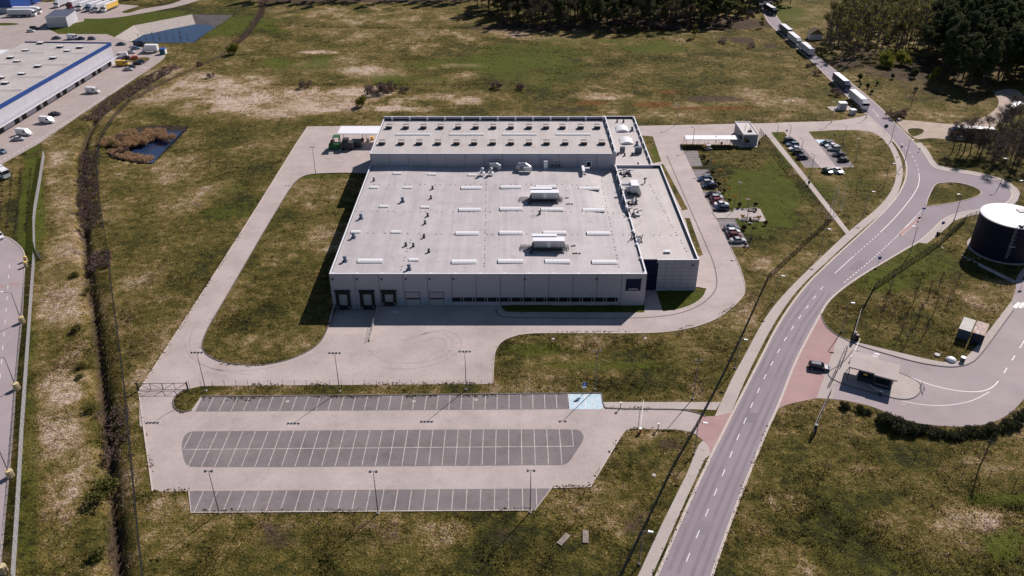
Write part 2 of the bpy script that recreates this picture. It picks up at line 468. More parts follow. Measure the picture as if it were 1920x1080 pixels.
M['reed'] = mat_leaf('rust_brown_reeds', (.34,.205,.115), (.56,.40,.25), .45)
M['scrubg'] = mat_leaf('olive_scrub_leaves', (.085,.088,.024), (.20,.185,.055), .4)
M['bark'] = mat('bark', (.075,.058,.050), .9, .25, 3)
M['birchbark'] = mat('pale_bark', (.17,.145,.13), .9, .35, 2)
# ------------------------------------------------------------------ ground, roads, yards
HARD = []
def hard(outer, holes=()): HARD.append((outer, [h for h in holes]))
def kerb(name, pts, m, wd=.18, h=.13, closed=False, z0=0.0):
    o = strip(MB(), pts, wd, z0, z0+h, closed).build(name, m); struct(o); return o

# factory yard with its lawns left open
island = gp(sm([(655,324),(612,325),(588,326),(568,330),(551,343),(532,372),(480,460),(434,540),(408,584),(386,622),(377,650),(388,668),(420,681),(480,686),(512,682),(545,674),(577,660),(597,646),(608,631),(617,607),(627,572,1),(760,560,1),(800,330,1)], 2))
strip_n = gp([(1203,254),(1224,256),(1240,303),(1220,307),(1190,300)])
lawn_l = gp(sm([(942,567,1),(940,578),(950,585,1),(1208,586,1),(1209,560,1)],1))
lawn_r = gp(sm([(1228,540,1),(1309,538,1),(1325,541,1),(1317,558),(1298,571),(1272,580),(1243,584,1),(1232,552,1)],1))
strip_s = [tuple(G(*p)[:2]) for p in [(1236,308),(1244,308),(1290,393),(1279,395)]]
strip_s2 = [tuple(G(*p)[:2]) for p in [(1284,409),(1293,409),(1318,478),(1306,482)]]
lane_r = [(1275,270,1),(1370,465,1),(1385,495),(1394,520),(1398,545),(1391,560),(1370,580),(1345,598),(1310,612),(1262,622),(1210,625.5),(1060,625),(990,625),(958,632),(940,641),(930,654),(926,672),(924,720,1)]
lot2_r = [(1657,262,1),(1647,254),(1634,247),(1617,244.5),(1592,243.5),(1555,244.5),(1516,247,1),(1527,261,1),(1561,262,1),(1602,313,1),(1578,314,1),(1585,326,1),(1550,326,1),(1539,314,1),(1509,314,1),(1470,258,1),(1476,255,1),(1471,247,1),(1440,248.5,1),(1422,262,1),(1420,276,1),(1378,276,1),(1378,271.5,1)]
yard_o = [(577,237,1),(712,236,1),(1200,236,1),(1440,231,1),(1500,228.5),(1560,227.5),(1592,223),(1626,216,1),(1650,235,1),(1676,264,1),(1664,272,1)] + lot2_r + lane_r + \
  [(470,723,1),(378,724,1),(359,728),(338,735),(325,747),(325,761),(333,770),(347,772.5),(358,770,1),(366,766,1),(352,800,1),(262,800,1),(260,733,1),(385.5,540,1),(480,391.5,1),(555,270,1)]
yard = gp(sm(yard_o, 2))
holes = [island, strip_n, lawn_l, lawn_r, strip_s, strip_s2]
ramp = [(-43.7, 172.75), (-43.7, 160.5), (-33.0, 160.5), (-33.0, 172.75)]
sheet('yard', yard, M['yard'], .03, holes + [ramp])
hard(yard, holes)
o = MB().add([(-43.7,172.9,-1.15),(-43.7,160.5,.03),(-33.0,160.5,.03),(-33.0,172.9,-1.15)], [(0,1,2,3)]).build('loading_ramp', M['yard']); struct(o)
# thin drain that curves along the front
drain = gp(sm([(930,580),(932,590),(945,595),(1000,596),(1100,597),(1185,596.5),(1225,595),(1272,589),(1310,575),(1335,555),(1346,535),(1340,497),(1322,455),(1294,392),(1270,337),(1250,291)], 2, False))
kerb('drain_channel', drain, M['kerbd'], .3, .02, z0=.032)
# kerbs of the lawns and the yard edge
kerb('island_kerb', island[:-2], M['kerbd'], .2, .14)
kerb('yard_kerb', gp(sm([(1370,465,1),(1385,495),(1394,520),(1398,545),(1391,560),(1370,580),(1345,598),(1310,612),(1262,622),(1210,625.5),(1060,625),(990,625),(958,632),(940,641),(930,654),(926,672),(924,720,1)],2,False)), M['kerb'], .18, .14)
kerb('west_kerb', gp([(260,733),(385.5,540),(480,391.5),(555,270),(577,237)]), M['kerb'], .25, .1)
kerb('ramp_side_kerb', gp([(617,607),(627.5,571)]), M['conc'], .35, .3)

# staff bays along the east lane
bays = [gp([(1281,283),(1308,283),(1317,312),(1295,312)]), gp([(1298,318),(1328,318),(1346,354),(1316,354)]), gp([(1317,358.5),(1350,358.5),(1371,396),(1336,396)]), gp([(1343,411),(1378,410),(1405,463),(1369,463)])]
for b_ in bays:
    sheet('parking_bay', b_, M['bay'], .034); hard(b_)
    a, b2, c, e = (Vector(p) for p in b_)
    n_ = max(2, round((e-a).length/2.5)); mb = MB()
    for i in range(1, n_):
        t = i/n_; strip(mb, [tuple(a.lerp(e, t)), tuple(b2.lerp(c, t))], .12, .044)
    struct(mb.build('bay_markings', M['bline']))
plaza = gp([(1334,398),(1373,397),(1377,391),(1425,391),(1437,415),(1389,415.5),(1385,409),(1343,410)])
sheet('picnic_terrace', plaza, M['walk'], .036); hard(plaza)
kerb('terrace_kerb', gp([(1335,398),(1343,410),(1376,409.5),(1391,436)]), M['kerbd'], .2, .12)
# bays of the small visitors' lot
vb = [gp([(1473,257),(1485,256),(1538,313),(1509,313)]), gp([(1527,261.5),(1561,262),(1601,312.5),(1568,312.5)])]
for b_ in vb: sheet('visitor_bay', b_, M['bay'], .034)
sheet('visitor_blue_bay', gp([(1528,262),(1545,262),(1552,269),(1535,269)]), M['blue'], .044)

# front car park
lot_o = [(260,733,1),(350,730,1),(338,735),(325,747),(325,761),(333,770),(347,772.5),(358,770,1),(376,744.5,1),(1065,738,1),(1128,738.5,1),(1131,764),(1138,767),(1230,767.5),(1279,768,1),(1312,775.5),(1318,781,1),(1305,806,1),(1306,815,1),(1293,810),(1270,805),(1207,805),(1180,804),(1170,809),(1107,913,1),(1033,915,1),(1003,957,1),(358,961.5,1),(354,921,1),(286,922,1),(271,815,1)]
lot = gp(sm(lot_o, 2))
sheet('car_park', lot, M['yard'], .034); hard(lot)
W2 = lambda p: tuple(G(*p)[:2])
top_row = gp([(378,744.5),(1065,738.5),(1067,767.5),(366,772)])
mid_row = gp(sm([(362,809,1),(1076,804),(1089,808),(1095,819),(1092,829),(1068,866),(1058,872),(1045,872.4,1),(362,877.5),(349,872),(344,860),(340,836),(344,820),(352,811)],2))
low_row = gp([(355,921),(1034,916),(1003,956.5),(358,961)])
for nm, r_ in (('north_bays', top_row), ('middle_bays', mid_row), ('south_bays', low_row)): struct(sheet('car_park_bays', r_, M['bay'], .044))
mb = MB()
def bayline(x, y0, y1): strip(mb, [(x+.01, y0), (x, y1)], .14, .054)
for i in range(32):                       # north row, middle double row, south row: all drawn square to the lanes
    x = -65.05+i*(77.2/31); f_ = i/31; bayline(x, 136.75+f_, 131.95+f_*.95)
for i in range(31):
    x = -63.5+i*(75.8/30); f_ = i/30; bayline(x, 125.65+f_*.75, 120.5+f_*.9)
    if 0 < i < 30: bayline(x, 120.5+f_*.9, 115.6+f_*.75)
e0, e1 = Vector(W2((1034,916))), Vector(W2((1003,957)))
for i in range(25):
    x = W2((381,922.5))[0]+i*2.53; f_ = i/25; y0, y1 = 109.3+f_*.75, 104.15+f_*.6
    if x > e1.x: y1 = max(y1, e1.y+(x-e1.x)/(e0.x-e1.x)*(e0.y-e1.y))
    if y0-y1 > .6: bayline(x, y0, y1)
strip(mb, [W2((346,843)), W2((1075.5,837))], .16, .0545)
struct(mb.build('bay_markings', M['bline']))
blue = gp([(1065.5,738.5),(1127,739),(1130.5,767.5),(1067.5,767.5)])
sheet('disabled_bays', blue, M['blue'], .044)
mb = MB(); a, b_, c, e = (Vector(p) for p in blue)
for t in (0, .5, 1): strip(mb, [tuple(a.lerp(b_, t)), tuple(e.lerp(c, t))], .2, .054)
for t in (.25, .75):                      # a wheelchair figure on each blue bay
    o_ = a.lerp(b_, t).lerp(e.lerp(c, t), .62)
    arc = [(o_.x+.55*math.cos(q)-.1, o_.y+.55*math.sin(q)-.2) for q in np.linspace(2.3, 6.2, 12)]
    strip(mb, arc, .16, .055); strip(mb, [(o_.x-.25,o_.y+.75),(o_.x-.15,o_.y+.05),(o_.x+.4,o_.y+.0),(o_.x+.7,o_.y-.6)], .16, .056)
    mb.disc((o_.x-.3, o_.y+1.0), .2, 10, .057)
struct(mb.build('bay_markings', M['line']))
kerb('car_park_kerb', gp([(260,733),(271,815),(286,922)]), M['kerb'], .22, .12)
kerb('car_park_kerb', gp([(354,921),(358,961.5),(1003,957),(1034,915.5),(1107,913.5),(1170,809)]), M['kerb'], .2, .12)
kerb('bay_end_kerb', gp(sm([(325,761),(325,747),(338,735),(350,730)],1,False)), M['kerbd'], .2, .14)
kerb('bay_end_kerb', gp([(378,743.8),(1065,737.8),(1128,737.8)]), M['kerbd'], .3, .14)
kerb('bay_end_kerb', gp(sm([(325,755),(326,763),(333,770.5),(347,773),(360,769.5)],2,False)), M['kerbd'], .25, .16)
walk_e = gp([(1131,754),(1352,754),(1342,769),(1283,767),(1136,766.3)])
sheet('entrance_path', walk_e, M['walk'], .05); hard(walk_e)
kerb('entrance_kerb', gp(sm([(1128,739),(1131,762),(1138,766.5),(1230,767.5),(1280,768),(1312,775.5),(1322,781)],2,False)), M['kerbd'], .22, .16)
red1 = gp(sm([(1318,780.5,1),(1340,781),(1371,774,1),(1357,806,1),(1334,852,1),(1327,834),(1318,825),(1306,817,1),(1305,806,1)],2))
sheet('red_crossing', red1, M['red'], .042); hard(red1)

# the through road
road_l = [(1192,1160),(1232,1080),(1280,968),(1330,861),(1357,808),(1385,752),(1425,675),(1460,605),(1506,540),(1550,497),(1590,460),(1640,415),(1677,377),(1695,347),(1701,322),(1697,297),(1684,275),(1665,252),(1640,228),(1613,205),(1588,180),(1557,150),(1520,112),(1490,88),(1465,65),(1443,46),(1434,30),(1425,10),(1410,-30)]
road_r = [(1310,1160),(1334,1080),(1378,954),(1437,807),(1457,767),(1490,680),(1515,632),(1539,588),(1552,565),(1582,539),(1622,512),(1665,487),(1700,466),(1722,455),(1750,430),(1768,411),(1795,400),(1830,394),(1862,391),(1885,383),(1898,370),(1897,357),(1877,342),(1842,331),(1800,324),(1756,318),(1744,307),(1738,295),(1728,281),(1716,269),(1672,225),(1647,198),(1595,155),(1560,128),(1522,98),(1490,68),(1457,36),(1448,10),(1440,-30)]
rl = gp(sm(road_l, 2, False)); rr_ = gp(sm(road_r, 2, False))
isl = gp(sm([(1737,388,1),(1737,379),(1747,356),(1754,345),(1768,342.5),(1790,342),(1815,346.5),(1836,355),(1841,362),(1832,370),(1790,380.5)],2))
road = rl + rr_[::-1]
sheet('main_road', road, M['asphalt'], .036, [isl]); hard(road, [isl])
kerb('road_kerb', rl, M['kerb'], .5, .1); kerb('road_kerb', rr_, M['kerb'], .5, .1)
kerb('island_kerb', isl, M['kerb'], .25, .15, True)
mb = MB()
cl = lambda k, a=road_l, b_=road_r: None
centre = gp(sm([(1268,1100),(1290,1045),(1342,923),(1388,809),(1418,740),(1446,683),(1480,622),(1520,567),(1545,535)],1,False))
dashes(mb, centre, 2.0, 3.6, .15, .048)
solid = gp(sm([(1565,513),(1601,480)],0,False)); strip(mb, solid, .16, .048)
dashes(mb, gp([(1603,478),(1650,437)]), 1.0, 1.0, .16, .048)
strip(mb, gp(sm([(1650,436),(1675,412),(1700,383),(1720,355),(1724,338),(1723,326)],2,False)), .18, .048)
dashes(mb, gp(sm([(1724,336),(1721,310),(1708,288),(1690,268)],2,False)), 1.5, 2.5, .14, .049)
dashes(mb, gp([(1583,530),(1640,482),(1680,445)]), .8, .9, .2, .048)
strip(mb, gp([(1681,444),(1718,405)]), .16, .048); dashes(mb, gp([(1719,404),(1728,394)]), .6, .6, .2, .048)
dashes(mb, gp([(1649,222),(1620,196),(1580,160),(1530,118)]), 4, 8, .13, .048)
strip(mb, gp([(1635,205),(1648,218)]), .14, .049)
struct(mb.build('road_markings', M['line']))
sheet('red_traffic_island', gp([(1683,440),(1690,444),(1729,408),(1728,402)]), M['red'], .07)
kerb('traffic_island_kerb', gp([(1683,440),(1690,444),(1729,408),(1728,402)]), M['kerb'], .2, .09, True)
# pavements beside it
wl = [(1168,1160),(1196,1080),(1240,985),(1287,890),(1310,834),(1318,826),(1328,834),(1333,852),(1322,860),(1290,928),(1222,1080),(1190,1160)]
walk1 = gp(wl); sheet('pavement', walk1, M['walk'], .04); hard(walk1)
walk2 = gp(sm([(1352,754,1),(1377,700),(1398,664),(1422,617),(1444,582),(1480,540),(1540,482),(1595,430),(1647,390),(1674,356),(1682,325),(1679,300),(1666,272),(1655,260,1),(1664,260,1),(1677,272),(1690,300),(1694,325),(1686,360),(1665,390),(1612,434),(1555,486),(1497,540),(1460,592),(1438,630),(1400,705),(1371,774,1),(1340,781,1)],2))
sheet('pavement', walk2, M['walk'], .04); hard(walk2)
walk3 = gp(sm([(1722,455,1),(1738,457,1),(1772,430),(1790,412),(1836,401),(1870,396,1),(1870,390,1),(1842,393),(1795,400),(1769,411)],1))
sheet('bus_stop_pavement', walk3, M['walk'], .046); hard(walk3)
walk4 = gp(sm([(1716,269,1),(1728,281),(1738,295),(1744,307),(1757,317.5),(1800,323.5),(1842,330.5),(1878,341.5),(1899,357),(1899,370),(1886,384,1),(1895,389,1),(1912,372),(1913,358),(1888,338),(1845,325),(1803,318),(1764,312),(1752,303),(1747,293),(1738,279),(1726,267,1)],1))
sheet('pavement', walk4, M['walk'], .046); hard(walk4)
path = gp([(1430,236),(1441,236),(1448,252),(1519,340),(1592,433),(1587,440),(1510,342),(1436,252)])
sheet('footpath', path, M['walk'], .043); hard(path)
# sandy track on the right
track = gp(sm([(1678,226,1),(1700,225),(1760,231),(1785,233),(1830,226),(1860,212),(1873,196),(1872,184),(1860,172),(1905,164),(1926,186),(1916,206),(1890,226),(1856,240),(1850,262),(1780,262),(1745,258),(1722,262),(1712,258),(1695,245)],2))
tr_h = gp(sm([(1700,243),(1712,240),(1733,242),(1731,250),(1715,256),(1708,255)],1))
sheet('sandy_track', track, M['sand'], .028, [tr_h]); hard(track, [tr_h])
pad = gp([(1550,200),(1595,199),(1601,206),(1560,208)]); sheet('kiosk_pad', pad, M['walk'], .04); hard(pad)

# gate entrance on the right
red2 = gp(sm([(1539,588,1),(1542,600),(1552,615),(1565,626),(1572,631,1),(1531,747,1),(1490,755),(1467,762),(1455,770,1),(1490,680,1),(1515,632,1)],2))
sheet('red_entrance', red2, M['red'], .043); hard(red2)
gy = gp(sm([(1572,631,1),(1590,638),(1612,643),(1690,662),(1752,677),(1790,681),(1817,669),(1897,564,1),(1906,540),(1903,520),(1940,480,1),(2050,480,1),(2050,740,1),(1925,742,1),(1905,765),(1885,782),(1850,796),(1810,801),(1750,798),(1700,790),(1645,766),(1620,758),(1575,749),(1531,747,1)],2))
sheet('gate_yard', gy, M['gyard'], .037); hard(gy)
gate_conc = gp([(1572,631),(1612,643),(1606,660),(1590,676),(1577,700),(1560,748),(1531,747)])
sheet('gate_apron', gate_conc, M['walk'], .048)
gwalk = gp(sm([(1600,642,1),(1690,662),(1752,677),(1790,681),(1817,669),(1897,564,1),(1900,582,1),(1836,671),(1816,684),(1790,689),(1760,687),(1715,679),(1665,665),(1614,650,1)],2))
sheet('gate_pavement', gwalk, M['walk'], .06)
kerb('gate_kerb', gp(sm([(1539,588),(1543,602),(1552,616),(1566,627),(1590,639),(1614,650),(1665,665),(1715,679),(1760,687),(1790,689),(1816,684),(1836,671),(1900,582)],2,False)), M['kerbd'], .25, .16)
gisl = gp(sm([(1577,684,1),(1600,657,1),(1613,661),(1672,694),(1715,711),(1727,722),(1726,737),(1711,748),(1690,750),(1652,741),(1590,724),(1557,710),(1550,698)],2))
sheet('gatehouse_island', gisl, M['walk'], .11)
kerb('gatehouse_kerb', gisl, M['kerbd'], .25, .14, True)
mb = MB()
for i in range(4):
    p = Vector(W2((1633+i*3.2, 671-i*4.2))); q = Vector(W2((1643+i*3.0, 673.5-i*4.2))); strip(mb, [tuple(p), tuple(q)], .45, .05)
strip(mb, gp([(1624,675),(1634,677)]), .35, .05)
mb.add([(*W2((1622,675)), .05), (*W2((1627,672.5)), .05), (*W2((1627,678)), .05)], [(0,2,1),(0,1,2)][:1])
strip(mb, gp(sm([(1707,707),(1740,721),(1790,733),(1835,736),(1860,728),(1872,715)],2,False)), .2, .05)
strip(mb, gp(sm([(1690,752),(1730,760),(1780,761),(1825,752),(1855,735)],2,False)), .14, .05)
for i in range(3): strip(mb, gp([(1902+i*9, 577), (1912+i*9, 568)]), .9, .05)
for a_, b2 in (((1912,653),(1921,638)),((1897,676),(1903,667)),((1882,700),(1888,690))): strip(mb, gp([a_, b2]), .18, .05)
struct(mb.build('yard_markings', M['line']))

# logistics yard and its roads on the left
logy = gp(sm([(-90,345,1),(0,310,1),(72,270,1),(160,210,1),(250,150,1),(301,116),(312,105),(305,99),(288,95),(262,88),(250,80),(232,76),(200,64,1),(110,64,1),(88,53,1),(157,40,1),(158,35,1),(210,35),(290,21),(345,10),(385,-4,1),(352,-6,1),(325,8),(262,17),(245,24),(232,25),(226,22),(262,11,1),(225,8,1),(100,4,1),(-60,6,1),(-260,60,1),(-260,300,1)],2))
lgi = gp(sm([(225,112),(262,108),(280,107),(281,113),(270,118),(245,117)],2)); lgi2 = gp(sm([(-10,43),(25,43),(40,45),(20,48),(-10,48)],2))
sheet('logistics_yard', logy, M['logyard'], .03, [lgi, lgi2]); hard(logy, [lgi, lgi2])
mb = MB()
dashes(mb, gp([(-10,309),(70,264),(160,206),(250,147)]), 1.2, 1.2, .35, .042)
dashes(mb, gp([(264,126.5),(280,126.5)]), .8, .5, .5, .042)
struct(mb.build('yard_markings', M['line']))
lroad = gp(sm([(-140,430,1),(0,442),(20,447),(37,461),(46,473),(47,497),(44,540,1),(42,590,1),(30,702,1),(24,810,1),(12,935,1),(-2,1090,1),(-150,1090,1)],2))
sheet('west_road', lroad, M['gyard'], .03); hard(lroad)
kerb('west_road_kerb', gp(sm([(-140,430),(0,442),(20,447),(37,461),(46,473),(47,497),(44,540),(42,590),(30,702),(24,810),(12,935),(-2,1090)],2,False)), M['kerb'], .3, .13)
mb = MB(); dashes(mb, gp([(18,497),(10,600),(1,700),(-10,800)]), 2, 4, .15, .04)
struct(mb.build('road_markings', M['line']))
for q in ((0,537,8,3),(28,532,8,3)):
    sheet('red_road_panel', gp([(q[0]-q[2],q[1]-q[3]+2),(q[0]+q[2],q[1]-q[3]),(q[0]+q[2],q[1]+q[3]-2),(q[0]-q[2],q[1]+q[3])]), M['red'], .04)
# tyre traces on the yard
mb = MB()
for pts in ([(765,636),(800,624),(822,622),(845,632),(850,648),(838,665),(805,678),(760,683),(710,675),(690,655)], [(780,632),(815,619),(850,622),(868,640),(860,660),(830,680),(770,694),(720,690)], [(790,640),(825,632),(838,642),(832,655),(800,668)], [(345,640),(352,665),(375,685),(420,698),(520,690),(600,660)], [(370,600),(352,640),(362,672),(400,694),(470,703)], [(600,290),(640,312),(650,300),(630,292)], [(520,330),(560,300),(620,297),(680,300)]):
    strip(mb, gp(sm(pts, 2, False)), .22, .037)
struct(mb.build('tyre_traces', M['scorch']))
# wheel tracks worn into the lanes of the through road
wt_ = mat_paving('worn_asphalt', (.205,.172,.195), (.275,.236,.262), 0, .3, .09)
cpt = [(Vector(a)+Vector(b))/2 for a, b in zip(gp([(1232,1080),(1280,968),(1330,861),(1385,752),(1425,675),(1460,605),(1506,540)]), gp([(1334,1080),(1378,954),(1421,845),(1465,740),(1500,655),(1530,602),(1570,549)]))]
mb = MB()
for of in (-3.0,-1.3,1.3,3.0): strip(mb, offs([tuple(p) for p in cpt], of*.85), .62, .0405)
struct(mb.build('wheel_tracks', wt_))
for q in ([(1395,792),(1412,794),(1420,775),(1404,773)], [(1300,1000),(1322,1003),(1333,978),(1311,976)], [(1590,505),(1612,508),(1630,490),(1610,487)]): sheet('asphalt_patch', gp(q), wt_, .0415)
# symbol painted on the shaded yard: two hooked strokes
mb = MB()
strip(mb, gp(sm([(735,587),(738,583),(742,584),(744,588)],2,False)), .35, .04)
strip(mb, gp(sm([(740,587.5),(744,583.5),(747,583.5),(748,585)],2,False)), .35, .041)
struct(mb.build('yard_markings', M['line']))

# ------------------------------------------------------------------ terrain
basin = gp([(205,76),(250,48),(360,27),(438,28),(398,54),(362,80),(300,80)])
basin_w = gp([(238,77),(268,61),(366,40),(412,45),(398,55),(362,78),(300,78)])
pond = gp(sm([(258,306,1),(288,306,1),(320,270,1),(352,237,1),(300,236),(240,240),(205,262),(200,285),(215,300)],1))
pc_ = (sum(p[0] for p in pond)/len(pond), sum(p[1] for p in pond)/len(pond)); pond_w = [(pc_[0]+(p[0]-pc_[0])*.84, pc_[1]+(p[1]-pc_[1])*.84) for p in pond]
ditch = gp(sm([(300,140),(258,165),(215,190),(175,225),(158,262),(151,300),(153,360),(157,430),(163,500),(172,560),(182,640),(193,740),(203,860),(212,960),(222,1090)],2,False))
ditch2 = gp(sm([(495,-10),(488,30),(455,72),(425,95),(380,120),(310,150),(250,185)],2,False))
ditches = [(ditch, 1.25, 2.3), (ditch2, 1.0, .8), (gp([(500,48),(600,50),(700,52),(880,52)]), 1.2, .9), (gp([(505,158),(600,159),(650,158)]), 1.2, .8), (gp([(700,158),(800,158),(890,160)]), 1.2, .8), (gp(sm([(1826,948),(1870,953),(1930,957)],1,False)), 1.2, 1.1)]
axx = np.concatenate([[-6000,-3000,-1500,-800,-500], np.arange(-360, 361, 1.0), [500,800,1500,3000,6000]])
ayy = np.concatenate([[-4000,-1500,-500,-100,30], np.arange(66, 560, 1.0), [700,1000,1800,3500,9000]])
GX, GY = np.meshgrid(axx, ayy)
hm = np.zeros(GX.shape, bool)
for out_, hs_ in HARD:
    xs = [p[0] for p in out_]; ys = [p[1] for p in out_]
    i0, i1 = np.searchsorted(axx, [min(xs)-2, max(xs)+2]); j0, j1 = np.searchsorted(ayy, [min(ys)-2, max(ys)+2])
    sub = (slice(j0, j1), slice(i0, i1))
    a = inpoly(GX[sub], GY[sub], out_)
    for h in hs_: a &= ~inpoly(GX[sub], GY[sub], h)
    hm[sub] |= a
bl = hm.astype(float)
for _ in range(2):
    bl = (bl + np.roll(bl,1,0) + np.roll(bl,-1,0) + np.roll(bl,1,1) + np.roll(bl,-1,1))/5
soft = np.clip(1 - bl*1.8, 0, 1)
GZ = ((fbm(GX, GY, 9, 3)-.5)*.5 + (fbm(GX, GY, 2.2, 9, 2)-.5)*.3 - .02)*soft**2
GZ[np.abs(GX) > 361] = 0
def segdist(X, Y, pts):
    dd = np.full(X.shape, 1e9)
    for (x0,y0),(x1,y1) in zip(pts, pts[1:]):
        L2 = (x1-x0)**2+(y1-y0)**2+1e-9
        t = np.clip(((X-x0)*(x1-x0)+(Y-y0)*(y1-y0))/L2, 0, 1)
        dd = np.minimum(dd, np.hypot(X-x0-t*(x1-x0), Y-y0-t*(y1-y0)))
    return dd
DD = {}
for k, (pts, wd, dp) in enumerate(ditches):
    xs = [p[0] for p in pts]; ys = [p[1] for p in pts]
    i0, i1 = np.searchsorted(axx, [min(xs)-9, max(xs)+9]); j0, j1 = np.searchsorted(ayy, [min(ys)-9, max(ys)+9])
    sub = (slice(j0, j1), slice(i0, i1))
    dd = segdist(GX[sub], GY[sub], pts); DD[k] = (sub, dd)
    GZ[sub] -= dp*np.exp(-(dd/wd)**2)*soft[sub]
for pl, dep in ((basin, 5.0), (pond, 3.0)):
    GZ[inpoly(GX, GY, pl)] = -dep
# vegetation map: straw, dead brush with painted ditch shade, rust moss, fresh grass
with np.errstate(all='ignore'):
    zc = GY*cp_ + CH*sp_; U = CX + FOC*GX/zc; V = CY + FOC*(-GY*sp_ + CH*cp_)/zc
ok = (GY > 60) & (GY < 600)
U = np.where(ok, U, -9e3); V = np.where(ok, V, -9e3)
rag = (fbm(GX, GY, 14, 21)-.5)*1.3
rag2 = (fbm(GX, GY, 5, 31)-.5)*1.0
VEG = np.zeros(GX.shape+(4,)); VEG[..., 0] = .40
def patch(x, y, rx, ry, amt, ch=0, soft_=.35):
    r = np.hypot((U-x)/rx, (V-y)/ry) + rag*.55 + rag2*.4
    t = np.clip((1+soft_-r)/(2*soft_), 0, 1); t = t*t*(3-2*t)
    VEG[..., ch] += amt*t
for p in [(700,1050,900,70,-.13),(1650,960,300,150,-.05),(560,190,180,26,.42),(640,125,80,16,.30),(700,137,60,12,.34),(600,98,36,3,.5),(735,203,28,6,.45),(790,205,28,6,.45),(880,190,32,8,.45),(700,172,70,8,.40),(810,182,40,7,.4),(870,123,45,5,.45),(810,127,12,3,.4),(1130,180,60,8,.42),(690,60,220,30,.10),(1030,65,110,11,.22),(380,150,60,14,.36),(330,185,70,26,.28),(470,150,50,12,.3),(300,130,40,14,.3),(440,185,60,22,.32),
          (110,640,46,420,.27),(90,380,20,120,.12),(1120,900,40,30,.2),(840,1000,70,22,.30),(1480,945,50,22,.24),(1620,900,60,24,.2),(1500,1050,110,34,.18),(1760,905,60,22,.15),(1850,880,80,20,.2),(1760,1000,150,60,.17),(1820,980,60,18,.2),(1560,860,60,26,.14),(1260,745,110,14,.25),(1400,585,24,60,.16),(230,990,50,100,.1),(330,990,60,60,.12),(650,1020,200,40,.1),(250,790,14,40,.3),(350,360,90,50,.14),(420,560,30,60,.10),(320,640,40,80,.06),(1440,180,110,40,.10),(1610,240,60,30,.05),(1700,330,60,30,.05),
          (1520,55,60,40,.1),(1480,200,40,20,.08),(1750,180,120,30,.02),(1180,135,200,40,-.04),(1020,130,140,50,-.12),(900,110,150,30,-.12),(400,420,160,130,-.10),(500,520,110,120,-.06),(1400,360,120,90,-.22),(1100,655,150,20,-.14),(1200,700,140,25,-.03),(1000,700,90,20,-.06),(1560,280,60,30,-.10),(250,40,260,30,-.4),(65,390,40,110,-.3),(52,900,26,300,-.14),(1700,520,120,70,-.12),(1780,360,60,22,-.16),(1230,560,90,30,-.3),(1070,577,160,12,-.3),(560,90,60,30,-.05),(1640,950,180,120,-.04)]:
    patch(*p)
for p in [(700,1020,620,70,.14),(1330,980,60,120,.15),(1340,185,70,8,.7),(1060,205,70,4,.6),(1385,75,20,6,.7),(1445,85,14,5,.7),(1400,76,16,6,.6),(1380,100,60,10,.25),(1800,150,150,50,.55),(1650,120,110,26,.5),(1870,280,70,44,.45),(1560,100,60,22,.35),(1230,860,50,40,.36),(1150,960,60,50,.25),(1270,830,40,14,.5),(1200,985,30,70,.3),(380,355,30,9,.5),(370,385,20,7,.4),(355,420,14,8,.4),(1600,385,30,22,.4),(1620,320,30,16,.3),(1540,400,24,20,.4),(1500,850,60,24,.25),(1880,880,60,30,.2),(1640,1000,100,50,.18),(690,1000,80,34,.30),(560,1000,60,30,.25),(500,1010,40,30,.3),(940,1000,50,20,.3),(1400,760,40,40,.12),(120,700,30,200,.15),(1690,590,70,40,.22),(1440,600,14,30,.1),(1290,45,200,14,.8),(1000,52,120,8,.7),(700,0,260,6,.7),(1080,693,120,10,.22),(980,695,40,10,.3),(265,800,12,20,.3),(1240,730,120,14,.15),(700,40,180,10,.2),(550,20,60,20,.3)]:
    patch(*p, ch=1)
for p in [(1110,193,36,5,.9),(1225,196,46,7,.9),(1330,203,90,3.5,.9),(1255,173,34,5,.7),(1400,190,40,8,.4),(1450,205,80,8,.35),(1545,222,50,8,.3),(560,215,140,6,.15),(1480,215,60,6,.3),(1650,640,60,30,.25)]:
    patch(*p, ch=2)
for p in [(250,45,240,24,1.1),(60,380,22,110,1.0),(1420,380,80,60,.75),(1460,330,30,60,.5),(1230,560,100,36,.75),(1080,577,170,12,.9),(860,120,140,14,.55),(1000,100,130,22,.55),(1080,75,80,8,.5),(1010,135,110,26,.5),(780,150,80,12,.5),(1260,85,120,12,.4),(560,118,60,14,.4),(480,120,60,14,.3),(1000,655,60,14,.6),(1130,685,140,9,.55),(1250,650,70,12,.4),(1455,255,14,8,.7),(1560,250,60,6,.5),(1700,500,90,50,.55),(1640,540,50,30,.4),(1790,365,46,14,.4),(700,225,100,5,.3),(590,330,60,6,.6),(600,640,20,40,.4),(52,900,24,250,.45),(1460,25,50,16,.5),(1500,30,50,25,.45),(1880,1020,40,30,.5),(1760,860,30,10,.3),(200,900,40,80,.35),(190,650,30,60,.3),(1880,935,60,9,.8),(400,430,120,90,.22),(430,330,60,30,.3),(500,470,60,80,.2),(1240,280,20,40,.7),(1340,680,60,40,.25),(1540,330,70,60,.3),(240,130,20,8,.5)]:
    patch(*p, ch=3)
